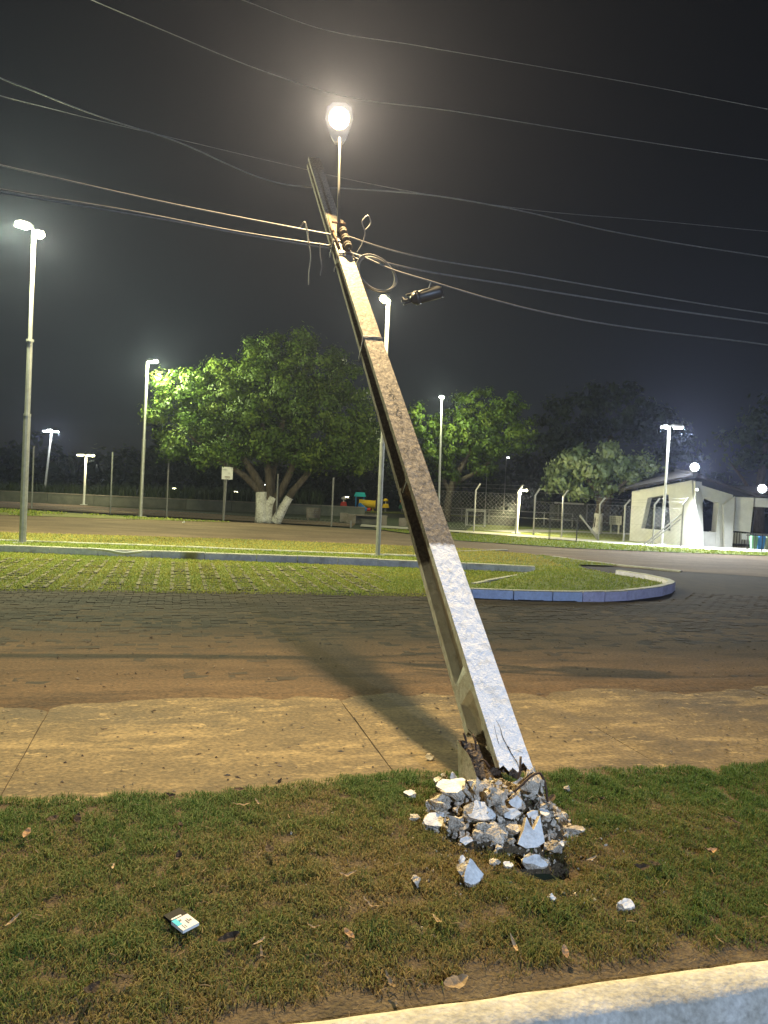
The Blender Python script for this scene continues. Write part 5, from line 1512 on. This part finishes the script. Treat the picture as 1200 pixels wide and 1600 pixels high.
# ================================================================ GATEHOUSE
gh = thing('gatehouse', 'white gatehouse with slanting walls and a dark gabled roof at the right', 'building', (11.9, 29.6, 0))
A = Vector((10.05, 31.3, 0)); Bc = Vector((11.75, 29.3, 0)); Cc = Vector((13.45, 29.9, 0))
def wpt(o_, d_, a, z): return (o_.x + d_.x * a, o_.y + d_.y * a, z)
def wall_panel(name, o_, e_, outer, holes, thick, parent=gh):
    """outline and one opening in (distance, height); built as strips round the opening"""
    d_ = (e_ - o_); d_.normalize(); nn = Vector((-d_.y, d_.x, 0)) * thick
    if nn.y < 0: nn = -nn
    bm = bmesh.new()
    def ringv(pts): return [bm.verts.new(wpt(o_, d_, a, z)) for a, z in pts]
    ov = ringv(outer)
    if holes:
        hv = ringv(holes)
        n = len(ov)
        for i in range(n):
            j = (i + 1) % n
            bm.faces.new((ov[i], ov[j], hv[j], hv[i]))
    else:
        bm.faces.new(ov)
    ex = bmesh.ops.extrude_face_region(bm, geom=bm.faces[:])
    bmesh.ops.translate(bm, vec=nn, verts=[g for g in ex['geom'] if isinstance(g, bmesh.types.BMVert)])
    bmesh.ops.recalc_face_normals(bm, faces=bm.faces)
    me = bpy.data.meshes.new(name); bm.to_mesh(me); bm.free()
    me.transform(Matrix.Translation(-ORG[parent.name]))
    return link_mesh(name, me, M['wallwhite'], parent)
LA = (Bc - A).length
wall_panel('wall', A, Bc, [(0, -.05), (LA + .22, -.05), (LA - .1, 2.5), (0, 2.0)], [(.5, .52), (1.78, .5), (1.6, 1.95), (.72, 1.75)], .3)
fn0 = (Bc - A).normalized()
wall_panel('slanting_edge', Bc + fn0 * -.1 + Vector((.03, -.03, 0)), Bc + fn0 * 2, [(.2, -.05), (.34, -.05), (.1, 2.46), (.03, 2.46)], None, .5)
LB = (Cc - Bc).length
B2 = Bc + (Cc - Bc).normalized() * .06 + Vector((.0, .12, 0))
wall_panel('lintel', B2, Cc, [(.0, 2.4), (LB, 2.02), (LB, 1.6), (1.17, 1.69), (.51, 1.88)], None, .3)
wall_panel('slanting_leg', B2, Cc, [(.0, 2.39), (.505, 1.87), (.2, .85), (.12, .85)], None, .28)
wall_panel('pier', B2, Cc, [(1.172, 1.685), (LB, 1.595), (LB, -.05), (1.12, -.05)], None, .3)
wall_panel('low_wall', B2, Cc, [(.52, .55), (1.117, .55), (1.117, -.05), (.52, -.05)], None, .2)
wall_panel('slanting_fin', B2 + Vector((.03, -.09, 0)), Cc + Vector((.03, -.09, 0)), [(1.3, 1.62), (LB + .02, 1.96), (LB + .02, -.04), (1.48, -.04)], None, .07)
D1 = Vector((13.75, 30.1, 0)); D2 = Vector((14.4, 29.9, 0))
wall_panel('hanging_panel', D1, D2, [(0, .62), (.58, .6), (.64, 1.95), (.0, 1.95)], None, .25)
D3 = Vector((19.5, 29.0, 0))
wall_panel('lintel', D2 + Vector((.02, .02, 0)), D3, [(0, 1.6), (4.8, 1.6), (4.8, 1.95), (0, 1.95)], None, .25)
wall_panel('low_wall', D2 + Vector((.02, 4, 0)), D3 + Vector((0, 4, 0)), [(0, -.05), (4.8, -.05), (4.8, .45), (0, .45)], None, .2)
wall_panel('right_pier', Vector((16.2, 29.4, 0)), Vector((17.2, 29.2, 0)), [(0, -.05), (.7, -.05), (.9, 1.6), (0, 1.6)], None, .25)
# roof: two dark slopes with eaves, ridge running back
rb = MB()
zr = 2.62
p_f = Vector((11.66, 29.0, zr)); p_b = Vector((13.0, 34.5, zr + .35))
eL_f = Vector((9.75, 31.25, 2.02)); eL_b = Vector((11.0, 36.0, 2.1))
eR_f = Vector((14.3, 29.4, 1.98)); eR_b = Vector((15.2, 34.5, 2.1)); eRR = Vector((20.5, 28.9, 1.97)); eRRb = Vector((20.5, 33.5, 2.6))
def slab4(q, th): return MB().prism(q, (0, 0, th))
slab4([eL_f, p_f, p_b, eL_b], .1).build('roof_slope', M['roof'], gh)
slab4([p_f + Vector((.01, 0, .0)), eR_f, eR_b, p_b + Vector((.01, 0, 0))], .1).build('roof_slope', M['roof'], gh)
slab4([eR_f + Vector((.02, 0, .02)), eRR, eRRb, eR_b + Vector((.02, 0, .3))], .1).build('roof_slope', M['roof'], gh)
MB().tube([p_f + Vector((0, 0, .1)), p_b + Vector((0, 0, .1))], .09, 6).build('ridge_cap', M['roof'], gh)
for k in range(7):
    f = k / 6
    MB().tube([eL_f.lerp(p_f, f) + Vector((0, .02, -.02)), eL_b.lerp(p_b, f) + Vector((0, 0, -.02))], .05, 4).build('rafter', M['roof'], gh)
def gate(label, x0, y0, x1, y1, h_):
    t = thing('gate', label, 'gate', ((x0 + x1) / 2, (y0 + y1) / 2, 0), 'black gates of the gatehouse')
    L_ = math.hypot(x1 - x0, y1 - y0); n = max(3, int(L_ / .09))
    for z in (.1, h_ - .05): MB().tube([(x0, y0, z), (x1, y1, z)], .022, 6).build('rail', M['darkmetal'], t)
    for k in range(n + 1):
        f = k / n; x, y = x0 + (x1 - x0) * f, y0 + (y1 - y0) * f
        MB().tube([(x, y, -.02), (x, y, h_)], .014, 5).build('bar', M['darkmetal'], t)
gate('narrow black barred gate in the gabled passage', 12.0, 29.75, 12.5, 29.95, .72)
gate('black barred gate under the hanging panel', 13.75, 30.3, 14.5, 30.1, .62)
o = MB().box((14.15, 30.0, .42), (.3, .02, .24)).build('gate_plate', M['white'], None, (14.15, 30, .42)); tag(o, 'pale plate fixed on the black gate below the hanging panel', 'sign')
o = MB().box((11.78, 29.1, 2.14), (.08, .1, .1)).build('security_camera', M['white'], None, (11.78, 29.1, 2.14)); tag(o, 'small white camera box at the gable end of the gatehouse', 'camera')

def flood(label, x, y, z, w):
    t = thing('floodlight', label, 'floodlight', (x, y, z), 'floodlights on the gatehouse roof')
    MB().tube([(x, y + .1, z - .3), (x, y + .1, z)], .025, 6).build('bracket', M['darkmetal'], t)
    MB().tube([(x, y + .16, z), (x, y + .1, z), (x, y + .03, z)], [.1, .18, .19], 16).build('housing', M['darkmetal'], t)
    MB().tube([(x, y + .02, z), (x, y - .02, z), (x, y - .05, z)], [.15, .15, .09], 16).build('lens', E_WHITE, t)
    l_ = light('flood_light', 'SPOT', (x, y - .12, z - .02), w, CW, .1, t, spot_size=R(160), spot_blend=.4)
    aim(l_, (-.1, -1, -.75))
flood('floodlight on the ridge of the gatehouse roof', 11.6, 28.95, 2.98, 3000)
flood('floodlight on the lower roof right of the gable', 14.36, 29.3, 2.3, 700)

# waste bins hanging in a rack
rk = thing('bin_rack', 'dark metal rack holding the row of coloured bins', 'rack', (14.0, 27.9, 0))
for k in range(6): MB().tube([(13.25 + k * .27, 27.9, -.03), (13.25 + k * .27, 27.9, .6)], .014, 5).build('post', M['darkmetal'], rk)
MB().tube([(13.2, 27.9, .55), (14.65, 27.9, .55)], .016, 5).build('rail', M['darkmetal'], rk)
for k, (c_, lb) in enumerate([('greenbin', 'leftmost pale green waste bin in the rack'), ('bluebin', 'blue waste bin in the rack'), ('yellowbin', 'yellowish waste bin right of the blue one'), ('greenbin', 'green waste bin at the right edge of the picture')]):
    x = 13.55 + k * .265
    t = thing('waste_bin', lb, 'bin', (x, 28.05, .05), 'waste bins in the rack')
    V = []
    for z, w_ in ((.06, .085), (.5, .115)):
        for a, c2 in ((-1, -1), (1, -1), (1, 1), (-1, 1)): V.append((x + a * w_, 28.05 + c2 * w_ * .9, z))
    MB().add(V, [(0, 1, 5, 4), (1, 2, 6, 5), (2, 3, 7, 6), (3, 0, 4, 7), (3, 2, 1, 0), (4, 5, 6, 7)]).build('body', M[c_], t)
    MB().box((x, 28.05, .52), (.25, .22, .05), 0, 0, .8).build('lid', M[c_], t)

# litter on the far grass
for x, y, lb in [(1.55, 14.6, 'white scrap of litter on the grass behind the stall line'), (-7.4, 28.4, 'white scrap of litter on the thin grass by the left fence')]:
    me = hull_rock((.16, .1, .08), int(x * 7) + 50, 10, None, 1, .3); me.materials.append(M['white']); me.materials.append(M['white'])
    o = bpy.data.objects.new('litter', me); col.objects.link(o); o.location = (x, y, .02); tag(o, lb, 'litter', 'scraps of litter')
o = MB().tube(catmull([(-5.8, 15.14, .11), (-5.4, 15.1, .1), (-5.1, 15.12, .06), (-4.75, 15.2, .1)], 5), .018, 5).build('rope', M['white'], None, (-5.4, 15.1, .1), smooth=True)
tag(o, 'white rope lying over the long kerb near the tall lamp post', 'rope')

# ================================================================ HAZE ADDED FOR LAMP GLOW
hz = MB().box((0, 75, 7.0), (330, 250, 16.5)).build('haze', None, None, (0, 75, 7.0))
hm = bpy.data.materials.new('haze'); hm.use_nodes = True
hn_ = hm.node_tree; hn_.nodes.clear()
ho = hn_.nodes.new('ShaderNodeOutputMaterial'); hv_ = hn_.nodes.new('ShaderNodeVolumePrincipled')
hv_.inputs['Color'].default_value = (.55, .63, 1, 1); hv_.inputs['Density'].default_value = .0005; hv_.inputs['Anisotropy'].default_value = .72
hn_.links.new(hv_.outputs[0], ho.inputs['Volume'])
hz.data.materials.append(hm)
tag(hz, 'thin haze added to give the lamps a glow', 'haze', kind='stuff')
